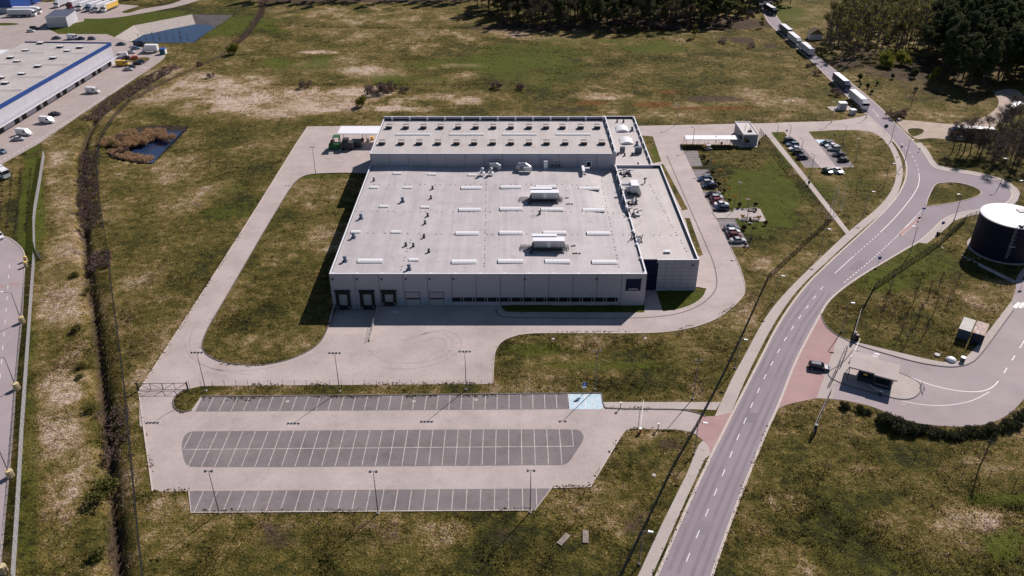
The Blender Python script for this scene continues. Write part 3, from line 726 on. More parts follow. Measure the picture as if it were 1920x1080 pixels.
# clumps with edges of their own: pale dead grass, fresh shoots, dark weeds
sst = lambda v, a, b: np.clip((v-a)/(b-a), 0, 1)
lawn_ = 1 - np.clip(VEG[..., 3]*1.2, 0, 1)
n_a, n_b, n_c, n_d = fbm(GX, GY, 6.5, 101, 3), fbm(GX, GY, 17, 111, 4), fbm(GX, GY, 5.0, 121, 3), fbm(GX, GY, 40, 131, 3)
VEG[..., 0] += (.23*sst(n_a, .56, .68)*sst(n_d, .35, .6) - .16*sst(n_b, .52, .66))*lawn_
VEG[..., 1] += .42*sst(n_c, .62, .74)*sst(1-n_d, .42, .62)*lawn_
VEG[..., 3] += .36*sst(n_b, .55, .68)*sst(1-n_d, .4, .6)
for k in (0, 1):
    sub, dd = DD[k]; VEG[sub][..., 1] += .34*np.exp(-(dd/5.5)**2) + .45*np.exp(-(dd/1.1)**2)  # wide band of brush, plus a narrow dark core painting shade into the ditch
GZ[(GX > -43.4) & (GX < -33.3) & (GY > 160) & (GY < 176)] = -2.5
VEG = np.clip(VEG, 0, 1)
ny, nx = GX.shape
me = bpy.data.meshes.new('ground')
me.vertices.add(nx*ny); me.vertices.foreach_set('co', np.stack([GX, GY, GZ], -1).ravel().astype(np.float32))
idx = np.arange(nx*ny).reshape(ny, nx)
q = np.stack([idx[:-1,:-1], idx[:-1,1:], idx[1:,1:], idx[1:,:-1]], -1).reshape(-1, 4)
me.loops.add(q.size); me.loops.foreach_set('vertex_index', q.ravel().astype(np.int32))
me.polygons.add(len(q)); me.polygons.foreach_set('loop_start', (np.arange(len(q))*4).astype(np.int32))
me.polygons.foreach_set('use_smooth', np.ones(len(q), bool))
me.update(calc_edges=True)
at = me.color_attributes.new('veg', 'FLOAT_COLOR', 'POINT'); at.data.foreach_set('color', VEG.reshape(-1).astype(np.float32))
me.materials.append(M['ground'])
o = bpy.data.objects.new('ground', me); COL.objects.link(o); struct(o)

# standing clumps of grass on it
def tufts(n, ylo, yhi, h0, h1, name):
    X = RNG.uniform(-230, 230, n); Y = RNG.uniform(ylo, yhi, n)
    zc = Y*cp_ + CH*sp_; keep = np.abs(FOC*X/zc) < 985
    X = X[keep]; Y = Y[keep]
    i = np.clip(np.round(X+360).astype(int)+5, 0, nx-1); j = np.clip(np.round(Y-66).astype(int)+5, 0, ny-1)
    v = VEG[j, i]; hmask = bl[j, i] > .30; deep = GZ[j, i] < -1.9
    big = fbm(X, Y, 7, 51, 3)
    lush = v[:, 3] > .6
    keep = ~hmask & ~deep & (RNG.random(len(X)) < np.clip((big-.3)*1.8+.1, .05, 1)) & ~(lush & (RNG.random(len(X)) < .8))
    X = X[keep]; Y = Y[keep]; i = i[keep]; j = j[keep]; v = v[keep]; big = big[keep]
    Z = GZ[j, i]; m = len(X)
    hh = RNG.uniform(h0, h1, m)*(.55+big); ww = hh*RNG.uniform(.35, .8, m)
    vs = []; vc = []
    for k in range(4):
        a = RNG.uniform(0, 6.283, m); lean = RNG.uniform(.1, .7, m)*hh; la = RNG.uniform(0, 6.283, m)
        cx = X + RNG.normal(0, .22, m); cy = Y + RNG.normal(0, .22, m); dx = np.cos(a)*ww/2; dy = np.sin(a)*ww/2
        tri = np.stack([np.stack([cx-dx, cy-dy, Z-.1], -1), np.stack([cx+dx, cy+dy, Z-.1], -1), np.stack([cx+np.cos(la)*lean, cy+np.sin(la)*lean, Z+hh], -1)], 1)
        vs.append(tri); vc.append(np.repeat(v[:, None, :], 3, 1))
    vs = np.concatenate(vs).reshape(-1, 3); vc = np.concatenate(vc).reshape(-1, 4).copy()
    vc[:, 0] += np.repeat(RNG.normal(.12, .26, len(vc)//3), 3); vc = np.clip(vc, 0, 1)
    t = bpy.data.meshes.new(name); nv = len(vs)
    t.vertices.add(nv); t.vertices.foreach_set('co', vs.ravel().astype(np.float32))
    t.loops.add(nv); t.loops.foreach_set('vertex_index', np.arange(nv, dtype=np.int32))
    t.polygons.add(nv//3); t.polygons.foreach_set('loop_start', (np.arange(nv//3)*3).astype(np.int32))
    t.update(calc_edges=True)
    ca = t.color_attributes.new('veg', 'FLOAT_COLOR', 'POINT'); ca.data.foreach_set('color', vc.ravel().astype(np.float32))
    t.materials.append(M['tuft'])
    o = bpy.data.objects.new(name, t); COL.objects.link(o); o['kind'] = 'stuff'
    o['label'] = 'rough tufts of grass standing across the meadows'; o['category'] = 'grass'; return o
tufts(330000, 84, 190, .10, .34, 'grass_tufts')
tufts(110000, 190, 470, .15, .45, 'grass_tufts')

# weeds that grow along kerbs and out of the paving joints
def weeds(lines, n, wd):
    vs = []; cs = []
    for pts in lines:
        ps = along(gp(pts), .12)
        if not ps: continue
        for _ in range(int(len(ps)*n)):
            p, tt = ps[random.randrange(len(ps))]; cl_ = vnoise(np.array(p.x), np.array(p.y), 4.0, 77)
            if random.random() > (cl_-.25)*1.8: continue
            o_ = random.gauss(0, wd); x = p.x - tt.y*o_; y = p.y + tt.x*o_; a = random.uniform(0, 6.28); s_ = random.uniform(.12, .32); h_ = random.uniform(.06, .24)
            vs += [(x-math.cos(a)*s_, y-math.sin(a)*s_, .05), (x+math.cos(a)*s_, y+math.sin(a)*s_, .05), (x+random.uniform(-.2,.2), y+random.uniform(-.2,.2), .05+h_)]; c = (random.uniform(.05,.6), random.choice((0,0,.6)), 0, 0); cs += [c]*3
    me = bpy.data.meshes.new('kerb_weeds'); me.from_pydata(vs, [], [(i, i+1, i+2) for i in range(0, len(vs), 3)])
    ca = me.color_attributes.new('veg', 'FLOAT_COLOR', 'POINT'); ca.data.foreach_set('color', np.array(cs, np.float32).ravel()); me.materials.append(M['tuft'])
    o = bpy.data.objects.new('kerb_weeds', me); COL.objects.link(o); o['kind'] = 'stuff'; o['label'] = 'weeds growing along the kerbs of the yard and car park'; o['category'] = 'weeds'
weeds([[(378,746),(700,743.5),(1065,740.5)], [(358,960),(700,959),(1003,955.5)], [(261,736),(272,815),(287,920)], [(287,920),(354,919)], [(1172,811),(1107,912),(1035,914)], [(325,755),(333,771),(347,774)], [(260,732),(385,539),(480,391)], [(924,719),(470,721.5)], [(1130,765),(1280,767)], [(380,748),(420,752),(470,750)], [(930,650),(960,631),(1060,624),(1260,621),(1330,603),(1380,572)], [(1228,1078),(1328,859)], [(1180,803),(1300,812)], [(1440,796),(1338,1078)], [(617,609),(577,661),(480,687)], [(377,650),(420,682),(480,687)]], 1.3, .28)

# water and the banks of the two ponds
def inset(pl, pw, z1, name, m, dark=()):
    mb = MB(); n = len(pl)
    mb.add([(*p, .03) for p in pl] + [(*p, z1) for p in pw], [(i, (i+1) % n, n+(i+1) % n, n+i) for i in range(n)] + [(i+n, i, (i+1) % n) for i in ()])
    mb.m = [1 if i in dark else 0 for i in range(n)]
    o = mb.build(name, m); struct(o); return o
inset(basin, basin_w, -2.4, 'basin_bank', [M['conc'], mat('dark_bank', (.10,.085,.085), .9, .25, .5)], (2, 3, 4))  # far and right faces of the bank get a darker colour
sheet('basin_water', gp([(225,80),(262,58),(368,38),(418,44),(398,56),(362,80)]), M['water'], -2.0)
inset(pond, pond_w, -1.6, 'pond_bank', mat('earth_bank', (.10,.075,.055), .95, .3, 1.0))
sheet('pond_water', pond, M['water'], -1.2)
# ------------------------------------------------------------------ the factory
FX0, FX1, FY0, FY1, FZ = -44.1, 33.2, 173.2, 242.0, 8.9     # front hall
RX0, RX1, RY0, RY1, RZ = -43.9, 33.0, 242.0, 274.6, 12.65   # rear hall
fac = thing('factory_building', 'large pale grey factory in the middle with rows of white skylights on its flat roofs', 'factory', (0, 0, 0))
fparts = fac
def panels(mb, a, b, z0, z1, n, th=.12, gap=.11, rows=1):
    """a wall of cladding panels with open joints on a dark backing, a to b on the ground, outward to the right of a->b"""
    a = Vector(a); b = Vector(b); t = (b-a).normalized(); nrm = Vector((t.y, -t.x)); L = (b-a).length
    Mx = Matrix(((t.x, nrm.x, 0, a.x), (t.y, nrm.y, 0, a.y), (0, 0, 1, 0), (0, 0, 0, 1)))
    mb.k = 1; mb.box(0, L, -.3, 0, z0, z1-.02, Mx); mb.k = 0
    for i in range(n):
        for j in range(rows):
            h = (z1-z0)/rows
            mb.box(L*i/n+gap/2, L*(i+1)/n-gap/2, .002, th, z0+h*j+(gap/2 if j else 0), z0+h*(j+1)-(gap/2 if j < rows-1 else 0), Mx)
    return mb
WM = [M['wall'], M['dsteel']]
mb = panels(MB(), (FX0, FY0), (FX1, FY0), -1.25, FZ, 13)
panels(mb, (FX0, FY1), (FX0, FY0), 0, FZ, 11); panels(mb, (FX1, FY0), (FX1, FY1), 0, FZ, 11)
mb.build('wall', WM, fac)
mb = panels(MB(), (RX0, RY0), (RX1, RY0), 5, RZ, 13)
panels(mb, (RX0, RY1), (RX0, RY0), 0, RZ, 5); panels(mb, (RX1, RY0), (RX1, RY1), 5, RZ, 5); panels(mb, (RX1, RY1), (RX0, RY1), 0, RZ, 13)
mb.build('wall', WM, fac)
mb = panels(MB(), (37.2, 180.1), (47.3, 180.1), 0, 9.0, 5, rows=8, gap=.06)
panels(mb, (47.3, 180.1), (47.3, 241.4), 0, 9.0, 10)
panels(mb, (47.3, 241.4), (44.8, 241.4), 0, 9.0, 1); panels(mb, (44.8, 241.4), (44.8, 287), 0, 9.0, 8); panels(mb, (44.8, 287), (33, 287), 0, 9.0, 2)
mb.build('wall', WM, fac)
MB().box(33.4, 37.18, 180.35, 180.7, 0, 8.9).box(33.4,37.18,180.25,180.35,4.2,4.35).build('entrance_glazing', M['navy'], fac)
# roofs: a gently folded membrane on the front hall (it sinks towards the east gutter)
def bump(t, a, b): 
    t = min(1, max(0, (t-a)/(b-a))); return t*t*(3-2*t)
def roofz(x, y):
    z = 8.45 + .14*math.sin((x-FX0)/38.6*math.pi*2) * bump(y, FY0, FY0+6)
    return z - 1.15*bump(x, 21, 31)*bump(y, 204, 214)
nx_, ny_ = 60, 50
vs = []; fs = []
for j in range(ny_+1):
    for i in range(nx_+1):
        x = FX0+.15+(FX1-FX0-.3)*i/nx_; y = FY0+.2+(FY1-FY0-.3)*j/ny_
        vs.append((x, y, roofz(x, y)))
for j in range(ny_):
    for i in range(nx_): a = j*(nx_+1)+i; fs.append((a, a+1, a+nx_+2, a+nx_+1))
MB().add(vs, fs).build('roof', M['roof'], fac, True)
MB().add([(RX0,RY0,RZ-.25),(RX1,RY0,RZ-.25),(RX1,RY1,RZ-.55),(RX0,RY1,RZ-.55)],[(0,1,2,3)]).build('roof', M['roof2'], fac)
MB().add([(33.3,180.6,8.3),(47.2,180.6,8.3),(47.2,241.2,8.3),(33.3,241.2,8.3)],[(0,1,2,3)]).add([(33.1,241.6,8.35),(44.7,241.6,8.35),(44.7,286.8,8.35),(33.1,286.8,8.35)],[(0,1,2,3)]).build('roof', M['roof2'], fac)
# parapets with white caps and the small breaks for overflow spouts
def parapet(p, q, z0, z1, inner=True, wd=.35, brk=0):
    mb = MB(); mb.k = 0
    a = Vector(p); b = Vector(q); t = (b-a).normalized(); nrm = Vector((-t.y, t.x)); L = (b-a).length
    Mx = Matrix(((t.x, nrm.x, 0, a.x), (t.y, nrm.y, 0, a.y), (0, 0, 1, 0), (0, 0, 0, 1)))
    mb.box(0, L, -.06, wd-.06, z1-.1, z1+.02, Mx); mb.k = 1; mb.box(0, L, .02, wd-.1, z0, z1-.1, Mx)
    if brk:
        mb.k = 0; n = int(L//brk)
        for i in range(n+1): mb.box(i*brk+.4, i*brk+1.1, wd-.06, wd+.25, z0, z1-.02, Mx)
    return mb.build('parapet', [M['trim'], M['wall']], fac)
parapet((FX0, FY0), (FX1, FY0), 8.2, FZ+.08, brk=6); parapet((FX0, FY1), (FX0, FY0), 8.2, FZ+.04)
parapet((FX1, FY0), (FX1, FY1-.2), 6.9, FZ+.10, brk=7.5)
parapet((RX0, RY0), (RX1, RY0), 12, RZ+.02); parapet((RX0, RY1), (RX0, RY0), 12, RZ+.05)
parapet((RX1, RY1), (RX0, RY1), 11.8, RZ+.75, brk=6.1); parapet((RX1, RY0), (RX1, RY1), 11.8, RZ+.7, brk=6.5)
parapet((36.9, 180.1), (47.3, 180.1), 8, 9.05); parapet((47.3, 180.1), (47.3, 241.4), 8, 9.1, brk=0); parapet((47.3, 241.4), (33.3, 241.4), 8.1, 9.15)
parapet((44.8, 241.6), (44.8, 287), 8.1, 9.15, brk=6.3); parapet((44.8, 287), (33.1, 287), 8.1, 9.18)
# skylights: ribbed white vaults on a low kerb
def vault(L, W, h, rib=1.05, kerbh=.16):
    mb = MB(); mb.k = 1; mb.box(-L/2, L/2, -W/2, W/2, 0, kerbh); mb.k = 0
    n = max(2, round(L/rib)); K = 8
    for i in range(n):
        x0 = -L/2+L*i/n+.012; x1 = -L/2+L*(i+1)/n-.012
        r = lambda x: [(x, W*.485*(2*k/K-1), kerbh+h*(1-(2*k/K-1)**2)) for k in range(K+1)]
        mb.loft([list(reversed(r(x0))), list(reversed(r(x1)))])
    return mb
sk_long = vault(6.2, 2.3, .36).mesh('skylight', [M['sky_w'], M['dsteel']])
sk_small = vault(2.5, 1.6, .25, .8).mesh('skylight', [M['sky_w'], M['dsteel']])
sk_strip = vault(11.4, 1.6, .3, 1.1).mesh('skylight', [M['sky_w'], M['galv']])
sk_arch = vault(5.2, 4.4, .75, 1.75).mesh('skylight', [M['sky_w'], M['galv']])
def put(name, me, x, y, z, rz=0, parent=None, s=1.0):
    o = bpy.data.objects.new(name, me); COL.objects.link(o); o.location = (x, y, z); o.rotation_euler = (0,0,rz); o.parent = parent or fac
    o.scale = (s, s, s); return o
for px, py in [(884,353),(958,353),(1024,352),(1105,353),(881,394),(958,394),(1035,394.5),(1113,394),(876,438.5),(958,439),(1040,438.5),(1122,438.5),(694,492),(870,492),(957,492.5),(1045,492.5),(1133,492.5)]:
    p = G(px, py, 8.5); put('skylight', sk_long, p.x, p.y+.5, roofz(p.x, p.y)-.05)
for px, py in [(745,327),(810,327.5),(885,328.5),(701,353),(764,353.5),(720,389),(796.5,389.5),(667,436.5),(742,437),(775.5,488.5)]:
    p = G(px, py, 8.5); put('skylight', sk_small, p.x, p.y+.4, roofz(p.x, p.y)-.04)
for px in (774.5, 875.5, 974.5, 1075): 
    p = G(px, 252.5, RZ-.4); put('skylight', sk_strip, p.x, p.y, RZ-.45)
for px, py in ((1166,242.5),(1174,265)):
    p = G(px, py, 8.4); put('skylight', sk_arch, p.x, p.y, 8.35, R(90))
# smoke hatches in two rows on the rear hall
mb = MB(); mb.k = 0; mb.box(-1.05,1.05,-.85,.85,1.0,1.12); mb.k = 1; mb.box(-1.0,1.0,-.8,.8,0,1.0); mb.k = 2; mb.box(-1.0,1.0,.83,.9,1.12,1.32)
hatch = mb.mesh('smoke_hatch', [M['roof2'], M['dsteel'], M['rust']])
for px in (729,761,794,826,859,892,925,958,992,1024,1055,1089,1120):
    p = G(px, 241.5, RZ-.4); put('smoke_hatch', hatch, p.x, p.y+.6, RZ-.5)
for px in (716,752,786,821,856,889,924,958,992,1025,1060,1095,1129):
    p = G(px, 271.5, RZ-.3); put('smoke_hatch', hatch, p.x, p.y+.6, RZ-.4)
# vent stacks
def stack(h, r, cap):
    mb = MB(); mb.box(-r*1.6, r*1.6, -r*1.6, r*1.6, 0, .25); mb.tube((0,0,.2),(0,0,h),r,r,10); mb.tube((0,0,h+.08),(0,0,h+.3),cap,cap*.7,10); mb.tube((0,0,h),(0,0,h+.1),.05,.05,4); return mb
vent_b = stack(1.15, .38, .55).mesh('vent_stack', mat('blue_grey_vent', (.10,.14,.21), .45, .1, 2)); vent_s = stack(.75, .22, .38).mesh('vent_stack', M['dsteel'])
for px, py in [(755,379),(677,410),(663,446),(647,490),(767,505)]:
    p = G(px, py, 8.5); put('vent_stack', vent_b, p.x, p.y, roofz(p.x, p.y)-.05)
for px, py in [(701,339),(811,354),(808,372),(802,405),(797,419),(795,445),(761,461),(775,462),(804,472),(1012,402)]:
    p = G(px, py, 8.5); put('vent_stack', vent_s, p.x, p.y, roofz(p.x, p.y)-.05)
for px, py in [(1185,245),(1194,272)]: p = G(px, py, 8.4); put('vent_stack', vent_b, p.x, p.y, 8.3)
for px, py in [(1158,291),(1185,291),(1196,310),(1171,292),(1157,229),(1169,229)]: p = G(px, py, 8.4); put('vent_stack', vent_s, p.x, p.y, 8.3)
# row of spouts / lamps under the front eaves
spout = MB().tube((0,.0,0),(0,-.28,-.05),.2,.24,8).mesh('wall_lamp', M['dsteel'])
for px in (622,668,714,759.5,805,850,984,1119,1203): p = G(px, 522.5, 8.1); put('wall_lamp', spout, p.x, FY0-.12, 7.6)
put('wall_lamp', spout, 45.9, 179.98, 7.6)
# loading docks with black shelters
def dock(px, z0):
    x = G(px, 572).x
    b = MB(); b.box(-1.75,-1.1,-.65,0,z0+.6,4.3); b.box(1.1,1.75,-.65,0,z0+.6,4.3); b.box(-1.1,1.1,-.65,0,3.5,4.3); b.box(-1.95,1.95,-.8,0,4.3,4.42)
    o = b.build('dock_shelter', M['black'], fac); o.location = (x, FY0-.122, 0)
    d_ = MB(); d_.box(-1.1,1.1,-.04,0,z0+1.2,3.5); 
    for k in range(4): d_.box(-1.08,1.08,-.06,-.04,z0+1.25+k*.56,z0+1.72+k*.56)
    o2 = d_.build('dock_door', M['door'], o)
    MB().box(-1.15,1.15,-.5,0,z0+.2,z0+1.2).build('dock_leveller', M['black'], o)
    for s_ in (-1.35, 1.35): MB().box(s_-.13,s_+.13,-.85,-.66,z0+.9,z0+1.35).build('dock_bumper', M['galv'], o)
dock(645.5, -1.15); dock(690.5, -1.15); dock(731, -.2)
def door(px, wd, h, name, m, slit=False):
    x = G(px, 571.5).x
    b = MB(); b.box(-wd/2, wd/2, -.05, 0, .02, h)
    o = b.build(name, m, fac); o.location = (x, FY0-.122, 0)
    fr = MB(); fr.box(-wd/2-.1, -wd/2, -.1, 0, .02, h+.1); fr.box(wd/2, wd/2+.1, -.1, 0, .02, h+.1); fr.box(-wd/2, wd/2, -.1, 0, h, h+.1)
    fr.build('door_frame', M['dsteel'] if slit else M['galv'], o)
    if slit: MB().box(-wd/2+.05, wd/2-.05, -.075, -.05, 1.75, 2.15).build('window_strip', M['glass'], o)
    else: MB().box(wd/2-.25, wd/2-.1, -.12, -.05, 1.0, 1.1).build('handle', M['steel'], o)
door(775.5, 3.4, 3.8, 'sectional_door', M['door'], True); door(820, 3.4, 3.8, 'sectional_door', M['door'], True)
bd = mat('pale_blue_door', (.27,.36,.46), .5, .05, 1)
for px in (752.5, 797, 842): door(px, 1.1, 2.2, 'door', bd)
# ribbon of windows
for i in range(14):
    x = G(858.5+22.2*i, 560, 1.5).x
    f = MB(); f.box(-1.42,1.42,-.08,0,1.0,1.08); f.box(-1.42,1.42,-.08,0,2.3,2.38); f.box(-1.42,-1.36,-.08,0,1.08,2.3); f.box(1.36,1.42,-.08,0,1.08,2.3); f.box(.74,.86,-.07,0,1.08,2.3)
    o = f.build('window', M['galv'], fac); o.location = (x, FY0-.122, 0)
    MB().box(-1.36,1.36,-.04,0,1.08,2.3).build('pane', M['glass'], o)
# company sign with its small white word
x0 = G(1171, 532, 5).x; sg = MB().box(0, 3.7, -.12, 0, 4.3, 7.55).build('sign', M['navy'], fac); sg.location = (x0, FY0-.122, 0)
def text(body, size, m, name, parent, loc, rot):
    c = bpy.data.curves.new('t', 'FONT'); c.body = body; c.size = size; c.extrude = .012; c.align_x = 'CENTER'
    t = bpy.data.objects.new('t', c); COL.objects.link(t)
    dg = bpy.context.evaluated_depsgraph_get(); dg.update()
    me = bpy.data.meshes.new_from_object(t.evaluated_get(dg)); bpy.data.objects.remove(t); bpy.data.curves.remove(c)
    me.name = name; me.materials.clear(); me.materials.append(m)
    o = bpy.data.objects.new(name, me); COL.objects.link(o); o.parent = parent; o.location = loc; o.rotation_euler = rot; return o
text('aquaform', .62, M['trim'], 'lettering', sg, (1.9, -.14, 4.62), (R(90), 0, 0))
# dock wall and rail between ramp and yard
dw = thing('retaining_wall', 'low concrete wall with a steel railing beside the sunken loading ramp', 'wall', (-32.8, 172.9, 0))
MB().box(-.15,.15,-15.6,0,-1.3,.35).build('wall', M['conc'], dw)
mb = MB()
for k in range(9): mb.tube((0,-15.2+k*1.8,.35),(0,-15.2+k*1.8,1.4),.035,.035,5)
for z in (.9,1.4): mb.tube((0,-15.2,z),(0,-.8,z),.03,.03,5)
mb.build('railing', M['galv'], dw)

# things standing on the roofs
def ahu(name, label, px, py):
    p = G(px, py, 8.5); t = thing(name, label, 'air handler', (p.x, p.y, 8.45), 0)
    b = MB(); b.k = 0; b.box(-3.9,3.9,.4,2.5,1.0,2.9); b.k = 1
    for i in range(9): b.box(-3.75+i*.85,-3.0+i*.85,.36,.4,1.15,2.75)
    b.build('housing', [mat('unit_casing', (.22,.24,.29), .5, .05, 1), M['galv']], t)
    MB().box(-4.1,4.05,.3,2.6,2.9,3.0).box(-4.3,2.1,2.6,3.9,2.9,3.25).build('cover', M['white'], t)
    MB().box(-4.0,2.0,2.6,3.8,.9,2.9).build('heat_recovery_box', M['galv'], t)
    MB().box(-.45,.45,.28,.355,1.2,2.75).build('access_door', M['trim'], t)
    f = MB()
    for x in (-4,-2,0,2,4):
        for y in (.5, 3.2): f.tube((x,y,-.1),(x,y,1.0),.09,.09,5)
    f.box(-4.4,4.4,-.5,.3,.62,.7); f.box(-4.3,4.3,.3,3.3,.85,.98)
    for x in np.linspace(-4.4,4.4,8): f.tube((x,-.5,.7),(x,-.5,1.7),.03,.03,4)
    for z in (1.2,1.7): f.tube((-4.4,-.5,z),(4.4,-.5,z),.03,.03,4)
    f.build('service_platform', M['dsteel'], t)
    st = MB()
    for k in range(5): st.box(-4.9,-4.1,-1.5+k*.22,-1.3+k*.22,.1+k*.13,.16+k*.13)
    for x in (-4.95,-4.08): st.tube((x,-1.5,0),(x,-.4,.7),.04,.04,4)
    st.build('steps', M['dsteel'], t)
    pp = MB(); p2 = MB()
    for k, y in enumerate((.6,1.3,2.0,2.7)):
        pp.tube((-7.2,y,.55),(-4.0,y,.55),.09,.09,5); pp.tube((-7.2+k*.0,y,-.05),(-7.2,y,.55),.06,.06,4); p2.tube((4.0,y,.55),(5.1,y,.55),.09,.09,5); p2.tube((5.1,y,-.05),(5.1,y,.55),.06,.06,4)
    pp.tube((-7.2,.6,.55),(-7.2,2.7,.55),.08,.08,5); p2.tube((5.1,.6,.55),(5.1,2.7,.55),.08,.08,5)
    for x, y in ((-6,3.6),(-5,3.5),(-6,-.6),(6.2,3.2),(6.8,3.4),(6.3,-.8),(7,-.7),(7.8,-.8)): MB().box(x-.28,x+.28,y-.14,y+.14,-.05,.14).build('ballast_block', M['dsteel'], t)
    pp.build('pipe_run', M['dsteel'], t); p2.build('pipe_run', M['dsteel'], t)
    return t
ahu('rooftop_air_handler', 'long grey air handling unit on the front hall roof, nearer the front wall', 1029, 472)
ahu('rooftop_air_handler', 'long grey air handling unit on the front hall roof, nearer the rear hall', 1021.5, 380)
def roofbox(name, label, cat, px, py, z, parts):
    p = G(px, py, z); t = thing(name, label, cat, (p.x, p.y, z))
    for nm, m, f in parts:
        b = MB(); f(b); b.build(nm, m, t)
    return t
def elbow(b, pts, r, n=8):
    for a, c in zip(pts, pts[1:]): b.tube(a, c, r, r, n)
    for q in pts[1:-1]: b.sphere(q, r*1.02, 8, 5)
roofbox('exhaust_duct', 'bent silver exhaust duct with a square hood lying by the rear hall wall', 'duct', 983, 325, 8.4, [
    ('duct', M['galv'], lambda b: elbow(b, [(-2.2,1.8,.9),(-1.6,2.0,2.0),(.3,1.6,2.1),(1.6,1.0,1.4)], .75, 10)),
    ('hood', M['galv'], lambda b: b.box(-.2,2.3,-.4,1.4,.9,2.0)), ('support', M['dsteel'], lambda b: [b.box(x-.06,x+.06,y-.06,y+.06,-.1,1.0) for x in (-2,0,2) for y in (0,1.2)])])
for i, (px, lab) in enumerate(((904, 'left one of two silver fan hoods in front of the rear hall wall'), (920.5, 'right one of two silver fan hoods in front of the rear hall wall'))):
    roofbox('roof_fan', lab, 'fan', px, 329, 8.4, [
        ('fan_casing', M['galv'], lambda b: (b.tube((0,.3,.5),(0,.3,1.9),.55,.4,10), b.sphere((0,.3,2.1),.62,10,6,.7))),
        ('base', M['white'], lambda b: b.box(-.85,.85,-.5,.9,.75,.95)),
        ('stand', M['dsteel'], lambda b: [b.tube((x,y,-.1),(x,y,.8),.07,.07,4) for x in (-.6,.6) for y in (-.3,.7)])])
roofbox('exhaust_duct', 'thick round silver duct elbow behind the two fan hoods', 'duct', 927, 320, 8.4, [('duct', M['galv'], lambda b: elbow(b, [(-1.6,.6,1.5),(.6,.6,1.6),(1.5,.6,1.1),(1.6,.6,.1)], .75, 10)), ('flange', M['steel'], lambda b: b.tube((-1.7,.6,1.5),(-1.5,.6,1.5),.9,.9,10))])
roofbox('roof_cabinet', 'tall white cabinet standing on the roof against the rear hall wall', 'cabinet', 1023, 317, 8.4, [('cabinet', M['white'], lambda b: b.box(-.6,.6,0,.9,.15,2.6)), ('plinth', M['dsteel'], lambda b: b.box(-.75,.75,-.1,1.0,-.1,.15)), ('warning_panel', M['redp'], lambda b: b.box(-.3,.3,-.02,0,2.2,2.45))])
for k, (px, wd) in enumerate(((1036,'left'),(1042.5,'middle'),(1049,'right'))):
    roofbox('cooling_unit', wd+' one of three small fan units in the shade under the rear hall wall', 'cooling unit', px, 314, 8.4, [('casing', M['galv'], lambda b: b.box(-.45,.45,0,.6,.35,1.35)), ('fan_grille', M['black'], lambda b: b.tube((0,-.03,.85),(0,.0,.85),.36,.36,12)), ('feet', M['dsteel'], lambda b: (b.box(-.4,-.3,0,.6,-.1,.35), b.box(.3,.4,0,.6,-.1,.35)))])
roofbox('roof_cabinet', 'white framed box by the right end of the rear hall wall', 'cabinet', 1103.5, 315, 8.1, [('cabinet', M['white'], lambda b: (b.box(-.9,.9,0,.9,.3,.5), b.box(-.9,-.7,0,.9,.5,2.0), b.box(.7,.9,0,.9,.5,2.0), b.box(-.9,.9,0,.9,2.0,2.2))), ('fan_grille', M['black'], lambda b: b.box(-.7,.7,.1,.8,.5,2.0))])
roofbox('exhaust_duct', 'white duct on legs that runs forward from the shade at the right', 'duct', 1094, 331, 7.9, [('duct', M['white'], lambda b: (b.box(-.4,.4,-.2,4.0,1.3,2.0), b.box(.4,2.0,2.2,2.7,1.6,1.9))), ('legs', M['dsteel'], lambda b: [b.tube((x,y,0),(x,y,1.3),.06,.06,4) for x in (-.3,.3) for y in (0,1.6,3.4)])])
roofbox('rooftop_air_handler', 'upright white air unit on the office wing roof near its left edge', 'air handler', 1190, 366, 8.3, [('housing', M['white'], lambda b: (b.box(-1.1,1.1,.2,4.4,.7,3.0))), ('grille', M['galv'], lambda b: [b.box(-1.0,1.0,.14,.2,.9+k*.4,1.2+k*.4) for k in range(5)]), ('platform', M['dsteel'], lambda b: (b.box(-2.2,1.9,-.6,4.6,.5,.65), *[b.tube((x,y,0),(x,y,.5),.08,.08,4) for x in (-2,1.7) for y in (-.4,2,4.4)])), ('side_duct', M['galv'], lambda b: (b.box(-2.2,-1.1,.8,2.2,.7,1.6), b.box(-3.6,-1.1,3.2,3.9,1.6,2.1)))])
def pipes(seed):
    def f(b):
        r = random.Random(seed)
        for k in range(7):
            x, y = r.uniform(-1.6,1.6), r.uniform(-1.4,1.6); h = r.uniform(.5,1.7); b.tube((x,y,0),(x,y,h),.13,.13,6); b.tube((x,y,h),(x+r.uniform(-1.3,1.3),y+r.uniform(-1,1),h),.12,.12,6)
            b.box(x-.4,x+.4,y-.35,y+.35,-.05,.12+r.random()*.3)
    return f
for k, (px, py, lab) in enumerate(((1174,328,'cluster of pipes with two white ducts, top left on the office wing roof'), (1184,380,'cluster of dark pipes and round valves below the upright white unit'), (1186,404,'small pipes and a white box at the middle of the office wing roof edge'), (1194,452,'lowest cluster of dark bent pipes by the office wing roof edge'))):
    roofbox('pipe_cluster', lab, 'pipes', px, py, 8.3, [('pipes', M['dsteel'], pipes(k+3)), ('white_duct', M['white'], (lambda b: (b.box(-2.4,-.5,1.2,1.7,.9,1.3), b.box(.6,2.4,1.2,1.7,.9,1.3))) if k == 0 else (lambda b: (b.tube((.5,-.8,0),(.5,-.8,.9),.4,.4,8), b.sphere((.5,-.8,.9),.42,8,5))) if k != 2 else (lambda b: b.box(.6,2.2,-.6,.0,.2,.6)))])
for px, py, lab in ((1251.5,475,'small white roof box near the front of the office wing roof'),):
    roofbox('roof_box', lab, 'roof box', px, py, 8.3, [('box', M['white'], lambda b: b.box(-.75,.75,0,.8,.1,.45)), ('lid', M['trim'], lambda b: b.box(-.8,.8,-.05,.85,.45,.52))])
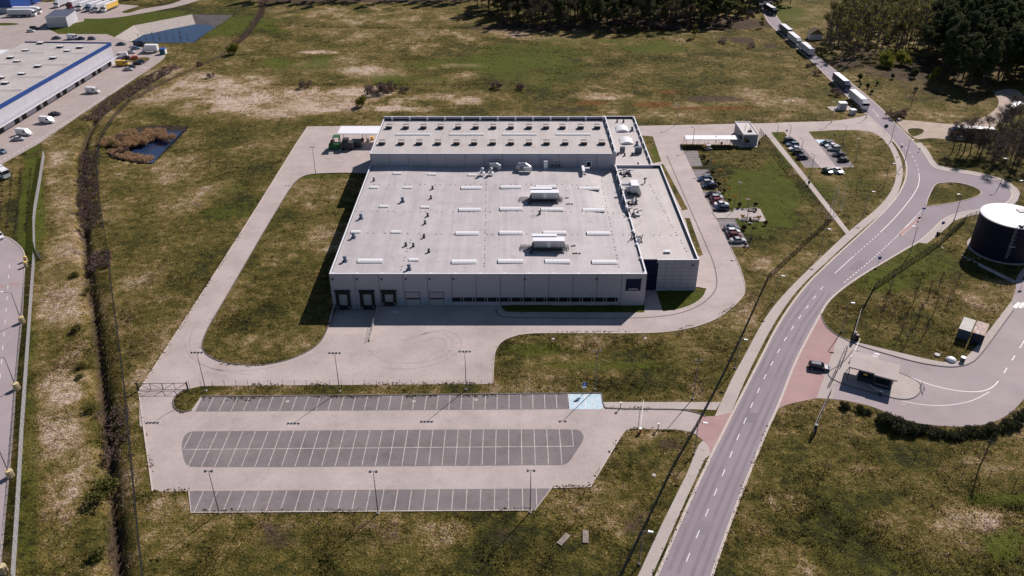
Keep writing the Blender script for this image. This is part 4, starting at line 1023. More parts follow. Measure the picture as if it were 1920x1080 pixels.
roofbox('vent_cowl', 'single dark forked vent cowl on the office wing roof right of the upright white unit', 'vent', 1209, 343, 8.3, [('pipe', M['dsteel'], lambda b: (b.tube((0,0,0),(0,0,1.3),.2,.16,8), b.tube((-.5,0,1.2),(.5,.1,1.6),.2,.22,8))), ('cap', M['steel'], lambda b: b.sphere((0,0,1.6),.36,8,5,.5))])
roofbox('cooling_unit', 'larger dark box-shaped unit on the rear right roof', 'cooling unit', 1197, 288.5, 8.35, [('casing', mat('slate_casing', (.10,.13,.18), .45, .1, 1), lambda b: b.box(-1.1,1.1,0,1.6,.3,2.1)), ('feet', M['dsteel'], lambda b: (b.box(-1,-.8,0,1.6,-.05,.3), b.box(.8,1,0,1.6,-.05,.3)))])
roofbox('cooling_unit', 'smaller dark box-shaped unit on the rear right roof beside the rear hall', 'cooling unit', 1167, 286, 8.35, [('casing', mat('slate_casing', (.10,.13,.18), .45, .1, 1), lambda b: b.box(-.8,.8,0,1.0,.3,1.8)), ('feet', M['dsteel'], lambda b: (b.box(-.7,-.5,0,1.,-.05,.3), b.box(.5,.7,0,1.,-.05,.3)))])
# little weights and studs of the lightning wire on the roofs
mb = MB()
for a, b_ in (((702,346),(1120,346)),((668,397),(1150,397)),((690,438),(1190,440)),((770,450),(750,512)),((912,330),(908,505)),((1128,332),(1160,500)),((1218,345),(1290,475)),((1194,440),(1290,440))):
    p = G(*a, 8.5); q = G(*b_, 8.5); n = int((q-p).length/1.5)
    for i in range(n+1):
        c = p.lerp(q, i/n); z = roofz(c.x, c.y) if c.x < FX1 else 8.3
        if i % 3 != 2: mb.box(c.x-.11, c.x+.11, c.y-.11, c.y+.11, z-.02, z+.12)
o = mb.build('wire_holders', M['dsteel'], fac); o['kind'] = 'stuff'

# canopy at the west door with the bins and crates under it
cn = thing('loading_canopy', 'flat white canopy roof on thin posts at the rear left corner of the factory', 'canopy', (-62.2, 281.4, 0))
MB().box(0,18.2,0,7.9,4.4,4.62).build('canopy_roof', M['white'], cn)
for x in (.5, 9, 17.2):
    for y in (.4, 7.4): MB().tube((x,y,0),(x,y,4.4),.1,.1,6).build('post', M['steel'], cn)
def atp(px, py, z=0): p = G(px, py, z); return (p.x, p.y, 0)
t = thing('waste_skip', 'tall green waste container with its open side frame at the left end of the canopy', 'container', atp(627, 281)); 
MB().box(-1.9,1.9,0,2.6,.2,2.0).build('bin', M['green'], t); f = MB()
for x in (-.2, 1.9):
    for y in (.1, 2.5): f.box(x-.1,x+.1,y-.1,y+.1,2.0,4.6)
f.box(-.3,2.0,0,2.6,4.6,4.75); f.build('lift_frame', M['green'], t); MB().box(-1.2,-.2,.3,2.2,2.0,3.2).build('load', M['wood'], t)
t = thing('waste_press', 'dark blue waste press on small wheels under the middle of the canopy', 'press', atp(652, 282))
MB().box(-2.2,2.0,0,2.8,.6,2.8).box(-1.6,.4,.3,2.5,2.8,4.0).build('press_body', M['dsteel'], t)
for x in (-1.6, 1.4): MB().tube((x,-.2,.45),(x,.1,.45),.45,.45,12).build('wheel', M['black'], t)
MB().tube((-2.6,-.6,.4),(-2.2,-.6,.4),.45,.45,10).build('jockey_wheel', M['galv'], t)
t = thing('waste_container', 'slate blue box container beside the dark press under the canopy', 'container', atp(668, 277.5))
MB().box(-1.7,1.7,0,2.4,.15,2.6).build('box', mat('slate_blue', (.05,.09,.12), .6, .2, 2), t); MB().box(-1.3,1.3,-.05,0,.4,2.0).build('door', M['dsteel'], t)
for i, (px, py, m, lab) in enumerate(((680,265,'wood','brown crate stack under the canopy next to the factory wall, second from the right'), (690,266,'sandb','pale sacks on a pallet under the canopy between the crates'), (698,262,'yellow','yellow crate at the right end under the canopy'))):
    t = thing('pallet_load', lab, 'pallet', atp(px, py))
    mm = M['wood'] if m == 'wood' else M['yellow'] if m == 'yellow' else mat('pale_sacks', (.6,.52,.42), .9, .2, 3)
    pb = MB(); [pb.box(-.6,.6,-.4+k*.3,-.25+k*.3,.02,.16) for k in range(4)]; pb.build('pallet', M['wood'], t)
    lb = MB(); [lb.box(-.55+k*.04,.5-k*.03,-.4,.5,.17+k*.36,.5+k*.36) for k in range(3)]; lb.build('load', mm, t)

# ------------------------------------------------------------------ gate house by the top road and bicycle shelter
gh = thing('reception_building', 'small grey gatehouse with a white rimmed flat roof by the top road', 'gatehouse', (84.1, 281.6, 0))
MB().box(0,5.1,0,13.4,0,4.0).build('wall', mat('gatehouse_render', (.30,.31,.35), .6, .06, 1), gh)
MB().box(.2,4.9,.2,13.2,4.0,4.02).build('roof', M['roof2'], gh)
mb = MB(); mb.box(-.15,5.25,-.15,.1,3.85,4.3); mb.box(-.15,5.25,13.3,13.55,3.85,4.3); mb.box(-.15,.1,.1,13.3,3.85,4.3); mb.box(5.0,5.25,.1,13.3,3.85,4.3); mb.build('parapet', M['trim'], gh)
MB().box(2.4,3.6,3.0,4.2,4.02,4.6).build('roof_unit', M['dsteel'], gh)
for x, y in ((1.6,5.2),(3.8,6.1),(2.6,8.3)): MB().tube((x,y,4.0),(x,y,4.9),.09,.09,5).build('vent_pipe', M['dsteel'], gh)
o = MB().box(.8,2.2,-.05,0,1.0,2.3).build('window', M['glass'], gh); MB().box(.7,2.3,-.08,-.05,.92,1.0).build('sill', M['trim'], o)
o = MB().box(-.05,0,2,7,1.0,2.6).build('window', M['glass'], gh); MB().box(-.12,-.05,2,7,.9,1.0).build('sill', M['trim'], o)
sh = thing('bicycle_shelter', 'long shelter with a bright white flat roof left of the small gatehouse', 'shelter', (63.0, 279.9, 0))
MB().add([(0,0,3.0),(18.4,0,3.0),(18.8,4.9,2.75),(.4,4.9,2.75)],[(0,1,2,3)]).add([(0,0,2.85),(18.4,0,2.85),(18.8,4.9,2.6),(.4,4.9,2.6)],[(3,2,1,0)]).add([(0,0,2.85),(18.4,0,2.85),(18.4,0,3.0),(0,0,3.0)],[(0,1,2,3)]).add([(0,0,2.85),(.4,4.9,2.6),(.4,4.9,2.75),(0,0,3.0)],[(3,2,1,0)]).build('shelter_roof', M['white'], sh)
for x in (.3, 4.2, 8.1, 12, 16, 18):
    for y in (.3, 4.6): MB().tube((x,y,0),(x,y,2.7),.06,.06,5).build('post', M['dsteel'], sh)
mb = MB()
for k in range(16): mb.tube((1+k*1.05,1.6,0),(1+k*1.05,1.6,.8),.03,.03,4); mb.tube((1+k*1.05,1.6,.8),(1+k*1.05,2.6,.8),.03,.03,4)
mb.build('bicycle_rack', M['galv'], sh)
MB().box(-.6,18.9,-1.0,-.6,0,.9).build('planted_edge', M['broom'], sh)

# ------------------------------------------------------------------ logistics hall on the left
lg = thing('logistics_hall', 'long pale warehouse on the left with a deep blue roof band and dock canopy', 'warehouse', (-187, 388.4, 0), 0)
ang = math.atan2(-.9991, -.0418)   # along the dock wall, towards the viewer
LM = Matrix(((-.0418, -.9991, 0, 0), (-.9991, .0418, 0, 0), (0, 0, 1, 0), (0, 0, 0, 1)))   # local x along the wall, local y into the building
def lbox(b, *a): return b.box(*a, LM)
LL = 130
b = MB(); b.k = 1; lbox(b, 0, LL, .2, 41, 0, 9.0); b.k = 0
for i in range(26): lbox(b, i*5+.03, i*5+4.97, .0, .2, 3.6, 8.2); lbox(b, i*5+.03, i*5+4.97, .02, .2, 0, 3.5)
for i in range(8): lbox(b, -.15, .0, i*5+.25, i*5+5.2, 0, 8.2)
b.build('wall', [M['lwall'], M['dsteel']], lg)
b = MB(); lbox(b, -.25, LL, -.15, .35, 8.2, 9.6); lbox(b, -.25, .25, .35, 41, 8.2, 9.6); b.build('fascia', M['blued'], lg)
b = MB(); b.add([LM @ Vector(p) for p in ((.25,.35,9.15),(LL,.35,9.15),(LL,41,9.15),(.25,41,9.15))], [(0,3,2,1),(0,1,2,3)][:1]); b.build('roof', M['roof2'], lg)
b = MB(); lbox(b, 2, LL, -2.6, 0, 3.5, 3.68); b.build('canopy', mat('canopy_sheet', (.36,.35,.40), .5, .06, .5), lg)
b = MB(); lbox(b, 2, LL, -2.75, -2.6, 3.4, 3.75); b.build('gutter', M['trim'], lg)
for i in range(22): 
    if i % 3 != 1:
        b = MB(); lbox(b, 4+i*5.2, 7.0+i*5.2, -.12, .0, .1, 3.2); b.build('dock_door', M['black'], lg)
bs = MB(); bs.k = 0; bs.box(-1.3,1.3,-.9,.9,.75,.85); bs.k = 1; bs.box(-1.25,1.25,-.85,.85,0,.75); lsk = bs.mesh('skylight', [M['sky_w'], M['dsteel']])
for px, py in [(76,82),(113,89),(48,96),(126,97),(20,109),(100,110),(32,116.5),(71.5,125.5),(41,140),(10,157),(2,147),(150,90)]:
    p = G(px, py, 9.2); o = put('skylight', lsk, p.x+187, p.y-388.4, 9.15, 0, lg)
# cross-falls of the roof show as low ridges
for s_ in (17, 35, 53, 71): 
    for y0 in (2, 22):
        b = MB(); b.add([LM @ Vector(p) for p in ((s_-2.2,y0,9.16),(s_,y0,9.6),(s_+2.2,y0,9.16),(s_-2.2,y0+15,9.16),(s_,y0+13,9.45),(s_+2.2,y0+15,9.16))], [(0,3,4,1),(1,4,5,2),(0,1,2),(3,5,4)]); b.build('roof_cricket', M['roof2'], lg)
b = MB(); b.k = 1; lbox(b, 4, 46, 41, 56, 0, 6.4); b.k = 0; lbox(b, 3.8, 46, 41.0, 56.2, 6.4, 6.75); b.build('side_wing', [M['trim'], M['navy']], lg)
sd = thing('metal_shed', 'square pale sided shed with a slate blue roof beyond the left warehouse', 'shed', (-252.1, 457, 0), math.atan2(1.2, 10.5))
MB().box(0,10.6,0,15.9,0,5.7).build('wall', M['lwall'], sd)
MB().add([(-.3,-.3,5.75),(10.9,-.3,5.75),(10.9,16.2,6.1),(-.3,16.2,6.1),(-.3,-.3,5.5),(10.9,-.3,5.5),(10.9,16.2,5.85),(-.3,16.2,5.85)],[(0,1,2,3),(7,6,5,4),(0,4,5,1),(1,5,6,2),(2,6,7,3),(3,7,4,0)]).build('roof', mat('slate_roof', (.10,.11,.17), .5, .08, 1), sd)
MB().box(-.35,10.95,-.4,-.3,5.45,5.8).build('gutter', M['trim'], sd)
bb = thing('blue_warehouse', 'corner of a deep blue hall at the top left edge', 'warehouse', (-289, 492, 0))
MB().box(-60,-.1,0,60,0,11).build('wall', M['blued'], bb); MB().box(-60.2,.1,-.2,60.2,11,11.4).build('roof', M['roof2'], bb); MB().box(-30,-.3,-.15,0,.1,3).build('base_panel', M['lwall'], bb)

# ------------------------------------------------------------------ tank
tk = thing('water_tank', 'big round navy tank with a bright white lid at the right edge', 'tank', (137, 202, 0))
b = MB(); N = 56
for k in range(6):
    z0 = .2+k*1.72; b.loft([[(8*math.cos(-2*math.pi*i/N), 8*math.sin(-2*math.pi*i/N), z) for i in range(N)][::-1] for z in (z0, z0+1.66)], False)
    b.loft([[(7.9*math.cos(-2*math.pi*i/N), 7.9*math.sin(-2*math.pi*i/N), z) for i in range(N)][::-1] for z in (z0+1.66, z0+1.72)], False)
b.build('shell', mat('navy_tank_steel', (.006,.008,.028), .6, .1, .6, spec=.2), tk)
b = MB(); b.loft([[(r*math.cos(2*math.pi*i/N), r*math.sin(2*math.pi*i/N), z) for i in range(N)] for r, z in ((8.06,10.4),(8.12,10.62),(8.0,10.68),(4,10.95),(.3,11.1))]); b.build('lid', M['white'], tk, True)
lad = MB(); ca = R(-112)
for s_ in (-.25,.25): lad.tube((8.25*math.cos(ca)+s_,8.25*math.sin(ca),1.5),(8.25*math.cos(ca)+s_,8.25*math.sin(ca),11.8),.05,.05,4)
for k in range(26): lad.tube((8.25*math.cos(ca)-.25,8.25*math.sin(ca),1.7+k*.38),(8.25*math.cos(ca)+.25,8.25*math.sin(ca),1.7+k*.38),.03,.03,4)
for k in range(8):
    z = 3+k*1.1; P_ = [(8.25*math.cos(ca)+.5*math.cos(q), 8.25*math.sin(ca)-.1+.7*math.sin(q), z) for q in np.linspace(math.pi, 2*math.pi, 7)]
    for u, v in zip(P_, P_[1:]): lad.tube(u, v, .03, .03, 4)
lad.build('ladder', M['galv'], tk)
MB().box(8*math.cos(ca)-.5,8*math.cos(ca)+.9,8*math.sin(ca)-.9,8*math.sin(ca)+1.2,5.3,5.4).build('rest_platform', M['galv'], tk)
b = MB(); b.box(-1.9,-1.1,-7.4,-6.4,10.7,11.2); b.tube((-2.6,-7.2,10.6),(-2.6,-7.2,11.7),.05,.05,4); b.tube((-1.4,-7.6,10.6),(-1.4,-7.6,12.0),.12,.12,5); b.box(2.2,4.4,1,3,10.8,11.2); b.build('roof_fittings', M['dsteel'], tk)
b = MB(); b.loft([[(r*math.cos(2*math.pi*i/N), r*math.sin(2*math.pi*i/N), z) for i in range(N)] for r, z in ((8.7,0.0),(8.7,.2),(7.5,.2))], False); b.build('base_ring', M['conc'], tk)
sheet('tank_path', gp([(1764,463),(1770,461),(1905,527),(1903,533)]), M['walk'], .03)

# ------------------------------------------------------------------ gate house on the island, gates and barriers
ga = math.atan2(-3.4, 6.6)
gt = thing('guard_hut', 'dark fronted guard hut under a big pale flat roof on the right entrance island', 'guard hut', (73.4, 142.6, 0), ga)
gm_ = mat('guardhouse_panel', (.035,.045,.07), .45, .1, 1)
MB().box(1.6,4.6,0.6,4.6,.1,3.3).build('wall', gm_, gt); MB().box(4.7,8.4,.0,4.2,.1,3.2).build('wall', gm_, gt)
MB().box(-.6,4.65,-.3,6.4,3.3,3.6).build('roof', M['walk'], gt); MB().box(4.65,9.2,-.7,5.6,3.2,3.5).build('roof', M['walk'], gt)
o = MB().box(1.9,4.3,.5,.6,1.1,2.6).build('window', M['glass'], gt); MB().box(2.6,3.4,.44,.5,2.0,2.4).build('blind', M['yellow'], o)
o = MB().box(5.1,7.9,-.1,.0,1.1,2.6).build('window', M['glass'], gt); MB().box(5.1,7.9,-.2,-.1,1.0,1.1).build('sill', M['galv'], o)
for x, y in ((-.3,.0),(-.3,6.1),(9.0,5.3)): MB().tube((x,y,.1),(x,y,3.3),.09,.09,6).build('post', M['dsteel'], gt)
def barrier(name, label, p, rz, L, up=False, col='white'):
    t = thing(name, label, 'barrier', (*p, .05), rz)
    MB().box(-.25,.25,-.2,.2,0,1.1).build('cabinet', M['redp'] if col == 'red' else M['yellow'] if col == 'yellow' else M['dsteel'], t)
    MB().box(-.28,.28,-.23,.23,1.1,1.2).build('cap', M['white'], t)
    b = MB()
    if up: b.box(-.06,.06,-.06,.06,1.0,1.0+L)
    else: b.box(0,L,-.035,.035,.88,.97)
    b.build('boom', M['trim'], t)
    return t
P2 = lambda px, py: tuple(G(px, py)[:2])
a_, b_ = Vector(P2(1596,676)), Vector(P2(1611,641)); d_ = b_-a_
barrier('boom_barrier', 'long white boom lying across the entry lane beside the guard hut', a_, math.atan2(d_.y, d_.x), d_.length)
a_, b_ = Vector(P2(1650,742)), Vector(P2(1627,727)); d_ = b_-a_
barrier('boom_barrier', 'short white boom in front of the shaded face of the guard hut', a_, math.atan2(d_.y, d_.x), d_.length)
barrier('boom_barrier', 'red and white barrier cabinet with its thin boom across the car park drive', P2(1200,812), math.atan2((Vector(P2(1206,757))-Vector(P2(1200,812))).y, (Vector(P2(1206,757))-Vector(P2(1200,812))).x), (Vector(P2(1206,757))-Vector(P2(1200,812))).length, False, 'red')
t = thing('card_reader', 'yellow card reader post at the rear right corner of the guard hut', 'card reader', (*P2(1667,713), .1)); MB().tube((0,0,0),(0,0,1.1),.08,.08,6).build('post', M['dsteel'], t); MB().box(-.5,.5,-.3,.3,1.1,2.0).build('reader_box', M['yellow'], t)
for px, py, lab in ((1163,766,'white topped card post on the near kerb of the entrance path'), (1233.5,806,'white topped card post at the lawn edge right of the red barrier cabinet')):
    t = thing('card_post', lab, 'post', (*P2(px, py), .03)); MB().tube((0,0,0),(0,0,1.3),.09,.09,6).build('post', M['dsteel'], t); MB().box(-.2,.2,-.2,.2,1.3,1.6).build('head', M['white'], t)
def railing(label, pts, h=1.1):
    P_ = gp(pts); t = thing('guard_rail', label, 'railing', (*P_[0], .1)); o = Vector(P_[0]); b = MB()
    for p, q in zip(P_, P_[1:]):
        p = Vector(p)-o; q = Vector(q)-o
        for z in (.5, h): b.tube((*p, z), (*q, z), .05, .05, 5)
    b.build('rail', M['dsteel'], t)
    pm_ = MB().tube((0,0,0),(0,0,h),.05,.05,5).mesh('post', M['dsteel'])
    for p, tt in along(P_, 1.8): put('post', pm_, p.x-o.x, p.y-o.y, 0, 0, t)
railing('dark crash rail loop at the upper left of the guard hut island', [(1577,688),(1588,658),(1584,656),(1573,684),(1577,688)])
railing('dark crash rail loop at the lower left of the guard hut island', [(1558,722),(1571,695),(1568,694),(1555,721),(1558,722)])
railing('short pipe rail at the round end of the guard hut island', [(1726,724),(1730,730),(1732,737)], .9)
# sliding gates
def sliding_gate(label, a, b, h, mtop):
    A, B = Vector(P2(*a)), Vector(P2(*b)); dd = B-A; L = dd.length
    t = thing('sliding_gate', label, 'gate', (*A, .05), math.atan2(dd.y, dd.x)); f = MB()
    for z in (.15, h): f.box(0, L, -.045, .045, z-.045, z+.045)
    for x in (0, L*.5, L): f.box(x-.06, x+.06, -.06, .06, .15, h)
    f.build('gate_frame', mat('weathered_grey_rail', (.27,.26,.28), .7, .1, 2), t); f = MB()
    for x in np.arange(.2, L, .22): f.box(x-.015, x+.015, -.015, .015, .2, h-.05)
    f.build('infill_bars', M['dsteel'], t)
    MB().box(L-.3, L+.3, .15, .6, 0, h+.4).build('gate_post', M['dsteel'], t)
sliding_gate('open sliding gate with a pale top rail along the grass above the red paving', (1612,592), (1598,638), 2.0, M['steel'])
sliding_gate('open sliding gate with pale rails at the grass edge below the red paving', (1556,741), (1524,812), 1.9, M['steel'])
gA, gB = Vector(P2(261,733)), Vector(P2(352,732)); dd = gB-gA
t = thing('yard_gate', 'wide braced steel gate closed across the drive left of the car park', 'gate', (*gA, .04), math.atan2(dd.y, dd.x)); L = dd.length; f = MB()
for z in (.2, 1.9): f.tube((0,0,z),(L,0,z),.06,.06,5)
for k in range(5): f.tube((L*k/4,0,.2),(L*k/4,0,1.9),.06 if k % 2 else .1,.06 if k % 2 else .1,5)
f.tube((L*.25,0,1.9),(L*.5,0,.2),.05,.05,4); f.tube((L*.5,0,.2),(L*.75,0,1.9),.05,.05,4); f.tube((L*.75,0,.2),(L,0,1.9),.05,.05,4); f.tube((0,0,1.9),(L*.25,0,.2),.05,.05,4)
f.build('gate_leaf', M['dsteel'], t)
for x in (-.1, L+.1): MB().box(x-.12,x+.12,-.12,.12,0,2.2).build('gate_post', M['dsteel'], t)
# containers, tanks and kiosks
def crate(name, label, cat, p, rz, sx, sy, h, m, roof, door=None):
    t = thing(name, label, cat, (*p, .02), rz)
    b = MB(); b.box(-sx/2, sx/2, -sy/2, sy/2, 0, h)
    for k in range(int(sy/.45)): b.box(sx/2, sx/2+.04, -sy/2+.1+k*.45, -sy/2+.32+k*.45, .1, h-.1); b.box(-sx/2-.04, -sx/2, -sy/2+.1+k*.45, -sy/2+.32+k*.45, .1, h-.1)
    b.build('body', m, t); MB().box(-sx/2-.06, sx/2+.06, -sy/2-.06, sy/2+.06, h, h+.1).build('roof', roof, t)
    d_ = MB(); d_.box(-sx*.42, -.03, -sy/2-.06, -sy/2, .15, h-.15); d_.box(.03, sx*.42, -sy/2-.06, -sy/2, .15, h-.15); d_.build('door', door or m, t)
    return t
rzc = math.atan2(-1.5, 2.1)
crate('shipping_container', 'container with a grey weathered roof on the grass by the right yard', 'container', P2(1808,626), rzc, 2.5, 5.9, 2.6, mat('slate_container', (.06,.09,.13), .6, .15, 2), mat('grey_stained_roof', (.42,.40,.37), .8, .3, 1.2, col2=(.62,.60,.57)))
crate('shipping_container', 'dark container with a rusty roof full of pale patches beside the grey roofed one', 'container', P2(1833,634), rzc, 2.5, 5.9, 2.7, mat('navy_container', (.016,.022,.05), .6, .15, 2), M['rust'])
t = thing('tank_dome', 'low white dome of a buried tank at the grass edge by the right yard', 'tank cover', (*P2(1783,676), .0)); MB().sphere((0,0,.2),1.1,16,8,.6).build('dome', M['white'], t, True); MB().tube((0,0,-.1),(0,0,.2),1.2,1.15,16).build('collar', M['conc'], t)
t = thing('manhole_ring', 'pale concrete manhole ring in the grass left of the white dome', 'manhole', (*P2(1757,666), 0)); MB().tube((0,0,-.1),(0,0,.25),.7,.65,14).build('ring', M['conc'], t); MB().disc((0,0),.5,14,.26).build('lid', M['dsteel'], t)
t = thing('lidded_bin', 'small grey bin with a white lid between the dome and the dark container', 'bin', (*P2(1804,678), 0)); MB().box(-.35,.35,-.35,.35,0,1.1).build('bin', M['dsteel'], t); MB().tube((0,0,1.1),(0,0,1.25),.6,.5,10).build('lid', M['white'], t)
t = thing('gate_control_box', 'black control cabinet with a pale cap at the upper entrance gate', 'cabinet', (*P2(1604,637), 0)); MB().box(-.5,.5,-.3,.3,0,1.4).build('cabinet', M['black'], t); MB().box(-.55,.55,-.35,.35,1.4,1.5).build('cap', M['walk'], t)
crate('utility_kiosk', 'larger white utility kiosk on a paved pad left of the road', 'kiosk', P2(1578,204), 0, 3.0, 2.6, 2.6, M['trim'], M['white'], M['door'])
crate('utility_kiosk', 'smaller white utility kiosk between the pad and the big white lorry', 'kiosk', P2(1598,214), .2, 2.0, 2.0, 1.9, M['trim'], M['white'], M['door'])
crate('utility_kiosk', 'low white utility box on the lawn below the bicycle shelter', 'kiosk', P2(1326,279), 0, 1.9, 1.6, 1.5, M['trim'], M['white'], M['door'])
t = thing('brick_hut', 'small pale hut with a steep yellowish gable roof left of the birches', 'hut', (*P2(1527,73), 0))
MB().box(-3.2,3.2,-2,2.6,0,3).build('wall', M['lwall'], t); MB().add([(-3.6,-2.4,2.9),(3.6,-2.4,2.9),(3.6,3,2.9),(-3.6,3,2.9),(0,-2.4,5.6),(0,3,5.6)],[(0,4,5,3),(1,2,5,4),(0,1,4),(2,3,5),(3,2,1,0)]).build('roof', mat('mossy_roof', (.17,.14,.07), .8, .2, 1), t)
t = thing('portable_toilet', 'teal and white portable toilet at the end of the left yard', 'toilet', (*P2(307,101), .02)); MB().box(-1.3,1.3,-1.3,1.3,0,2.5).build('cabin', mat('teal_plastic', (.01,.14,.17), .5, .1, 2), t); MB().box(1.3,1.36,-1.2,1.2,.1,2.4).build('side_panel', M['white'], t); MB().box(-1.35,1.4,-1.35,1.35,2.5,2.7).build('roof', M['signb'], t)
# ------------------------------------------------------------------ vehicles
PAINT = {}
def paint(name, c, rough=.22):
    if name not in PAINT: PAINT[name] = mat('car_paint_'+name, c, rough, 0, spec=.6)
    return PAINT[name]
for nm, c in (('black',(.012,.012,.016)),('navy',(.010,.020,.065)),('blue',(.02,.06,.16)),('slate',(.09,.12,.16)),('silver',(.48,.49,.52)),('white',(.82,.82,.84)),('red',(.20,.02,.03)),('maroon',(.14,.02,.03)),('steelblue',(.16,.23,.33)),('orange',(.75,.16,.06)),('yellow',(.80,.50,.05)),('teal',(.04,.09,.10)),('charcoal',(.03,.032,.038))): paint(nm, c)
M['lamp_r'] = mat('tail_lamp_red', (.4,.01,.01), .3, 0); M['lamp_w'] = mat('headlamp_clear', (.8,.8,.82), .15, 0)
def wheel_mesh(r, wd):
    b = MB(); b.k = 0; b.tube((0,-wd/2,0),(0,wd/2,0),r,r,14); b.k = 1; b.tube((0,-wd/2-.01,0),(0,wd/2+.01,0),r*.6,r*.6,10); return b.mesh('wheel', [M['tyre'], M['galv']])
W_CAR, W_VAN, W_TRK = wheel_mesh(.32,.22), wheel_mesh(.36,.24), wheel_mesh(.5,.34)
def ring(x, w, z0, z1, sh=.12, top=None):
    """car body section: sill, side, shoulder, top"""
    t = w-.08 if top is None else top
    return [(x,-w+.06,z0),(x,-w,z0+.22),(x,-w,z1-sh),(x,-t,z1),(x,t,z1),(x,w,z1-sh),(x,w,z0+.22),(x,w-.06,z0)]
def make_car(kind, col):
    L = {'sedan':4.6,'hatch':4.0,'wagon':4.6,'suv':4.5}[kind]; h = {'sedan':1.44,'hatch':1.48,'wagon':1.50,'suv':1.70}[kind]; w = .90; a = L/2; belt = .92 if kind != 'suv' else 1.05
    t = thing('car', 'car', 'car')
    b = MB(); z0 = .2
    tail = .86 if kind != 'sedan' else .95
    b.loft([ring(-a, w*.80, .35, belt-.12), ring(-a+.12, w*.94, z0, belt-.02), ring(-a+.7, w, z0, belt), ring(0, w, z0, belt), ring(a-1.15, w, z0, belt-.02), ring(a-.45, w*.96, z0, belt-.16), ring(a-.1, w*.85, z0, belt-.28), ring(a, w*.7, .35, belt-.4)])
    # cabin profile: rear base, rear top, front top, front base
    rb, rt, ft, fb = {'sedan':(-a+.75,-a+1.45,.25,1.05),'hatch':(-a+.08,-a+.65,.25,1.0),'wagon':(-a+.08,-a+.5,.35,1.1),'suv':(-a+.06,-a+.4,.35,1.1)}[kind]
    wt = w*.78
    # roof and pillars in body colour
    b.loft([[(x,-y,z) for y in (wt,wt*.8,-wt*.8,-wt)] + [(x,y,z+.06) for y in (-wt*.85,)] for x, z in ()]) if False else None
    b.add([(rt-.04,-wt,h-.05),(ft+.04,-wt,h-.05),(ft+.04,wt,h-.05),(rt-.04,wt,h-.05),(rt+.05,-wt*.8,h),(ft-.1,-wt*.8,h),(ft-.1,wt*.8,h),(rt+.05,wt*.8,h)],[(3,2,1,0),(4,5,6,7),(0,1,5,4),(1,2,6,5),(2,3,7,6),(3,0,4,7)])
    for s_ in (-1, 1):
        for (x0, x1) in ((rb, rt), (fb, ft), ((rb+fb)/2-.15, (rt+ft)/2-.1)):
            b.tube((x0, s_*(w-.085), belt-.05), (x1, s_*(wt-.01), h-.04), .06, .05, 4)
        b.box(.75, .95, s_*w-.02 if s_ > 0 else s_*w-.18, s_*w+.18 if s_ > 0 else s_*w+.02, belt, belt+.14)
    o = b.build('body', paint(col, None), t); o['paint'] = 1
    g = MB(); k = .03
    g.add([(rb,-w+.1,belt-.04),(fb,-w+.1,belt-.04),(fb,w-.1,belt-.04),(rb,w-.1,belt-.04),(rt,-wt+k,h-.06),(ft,-wt+k,h-.06),(ft,wt-k,h-.06),(rt,wt-k,h-.06)],[(4,5,6,7),(0,1,5,4),(1,2,6,5),(2,3,7,6),(3,0,4,7)])
    g.build('window', M['glass'], t)
    for x in (-a+.85, a-.85):
        for y in (-w+.08, w-.08): o = bpy.data.objects.new('wheel', W_CAR); COL.objects.link(o); o.parent = t; o.location = (x, y, .32)
    for s_ in (-1, 1):
        MB().box(a-.25, a-.06, s_*.55-.2, s_*.55+.2, .52, .66).build('headlight', M['lamp_w'], t)
        MB().box(-a-.01, -a+.12, s_*.6-.13, s_*.6+.13, .66, .86).build('tail_light', M['lamp_r'], t)
    return t
def make_van(col, L=5.9, h=2.5):
    t = thing('van', 'van', 'van'); b = MB(); w = 1.0; a = L/2
    def rg(x, w_, z0, z1): return ring(x, w_, z0, z1, .25, w_-.18)
    b.loft([rg(-a, w*.96, .4, h-.08), rg(-a+.1, w, .3, h), rg(.9, w, .3, h), rg(1.25, w*.97, .3, h-.12)])
    b.loft([rg(1.25, w*.98, .3, 1.35), rg(a-.75, w*.97, .3, 1.2), rg(a-.2, w*.88, .3, 1.0), rg(a, w*.75, .4, .85)])
    for s_ in (-1, 1): b.tube((1.2, s_*(w-.15), h-.18), (2.2, s_*(w-.12), 1.25), .06, .06, 4); b.box(1.75,1.95,s_*w-.02 if s_>0 else s_*w-.25, s_*w+.25 if s_>0 else s_*w+.02,1.3,1.65)
    o = b.build('body', paint(col, None), t); o['paint'] = 1
    MB().add([(1.2,-w+.14,1.3),(2.2,-w+.12,1.22),(2.2,w-.12,1.22),(1.2,w-.14,1.3),(1.2,-w+.22,h-.2),(1.2,w-.22,h-.2)],[(0,1,4),(1,2,5,4),(2,3,5)]).build('windscreen', M['glass'], t)
    for s_ in (-1, 1): MB().box(.25,1.15,s_*w-.012,s_*w+.012,1.35,1.95).build('side_window', M['glass'], t); MB().box(a-.3,a-.04,s_*.62-.2,s_*.62+.2,.72,.92).build('headlight', M['lamp_w'], t); MB().box(-a-.02,-a+.05,s_*.85-.08,s_*.85+.08,.9,1.4).build('tail_light', M['lamp_r'], t)
    for x in (-a+1.2, a-1.1):
        for y in (-w+.1, w-.1): o = bpy.data.objects.new('wheel', W_VAN); COL.objects.link(o); o.parent = t; o.location = (x, y, .36)
    return t
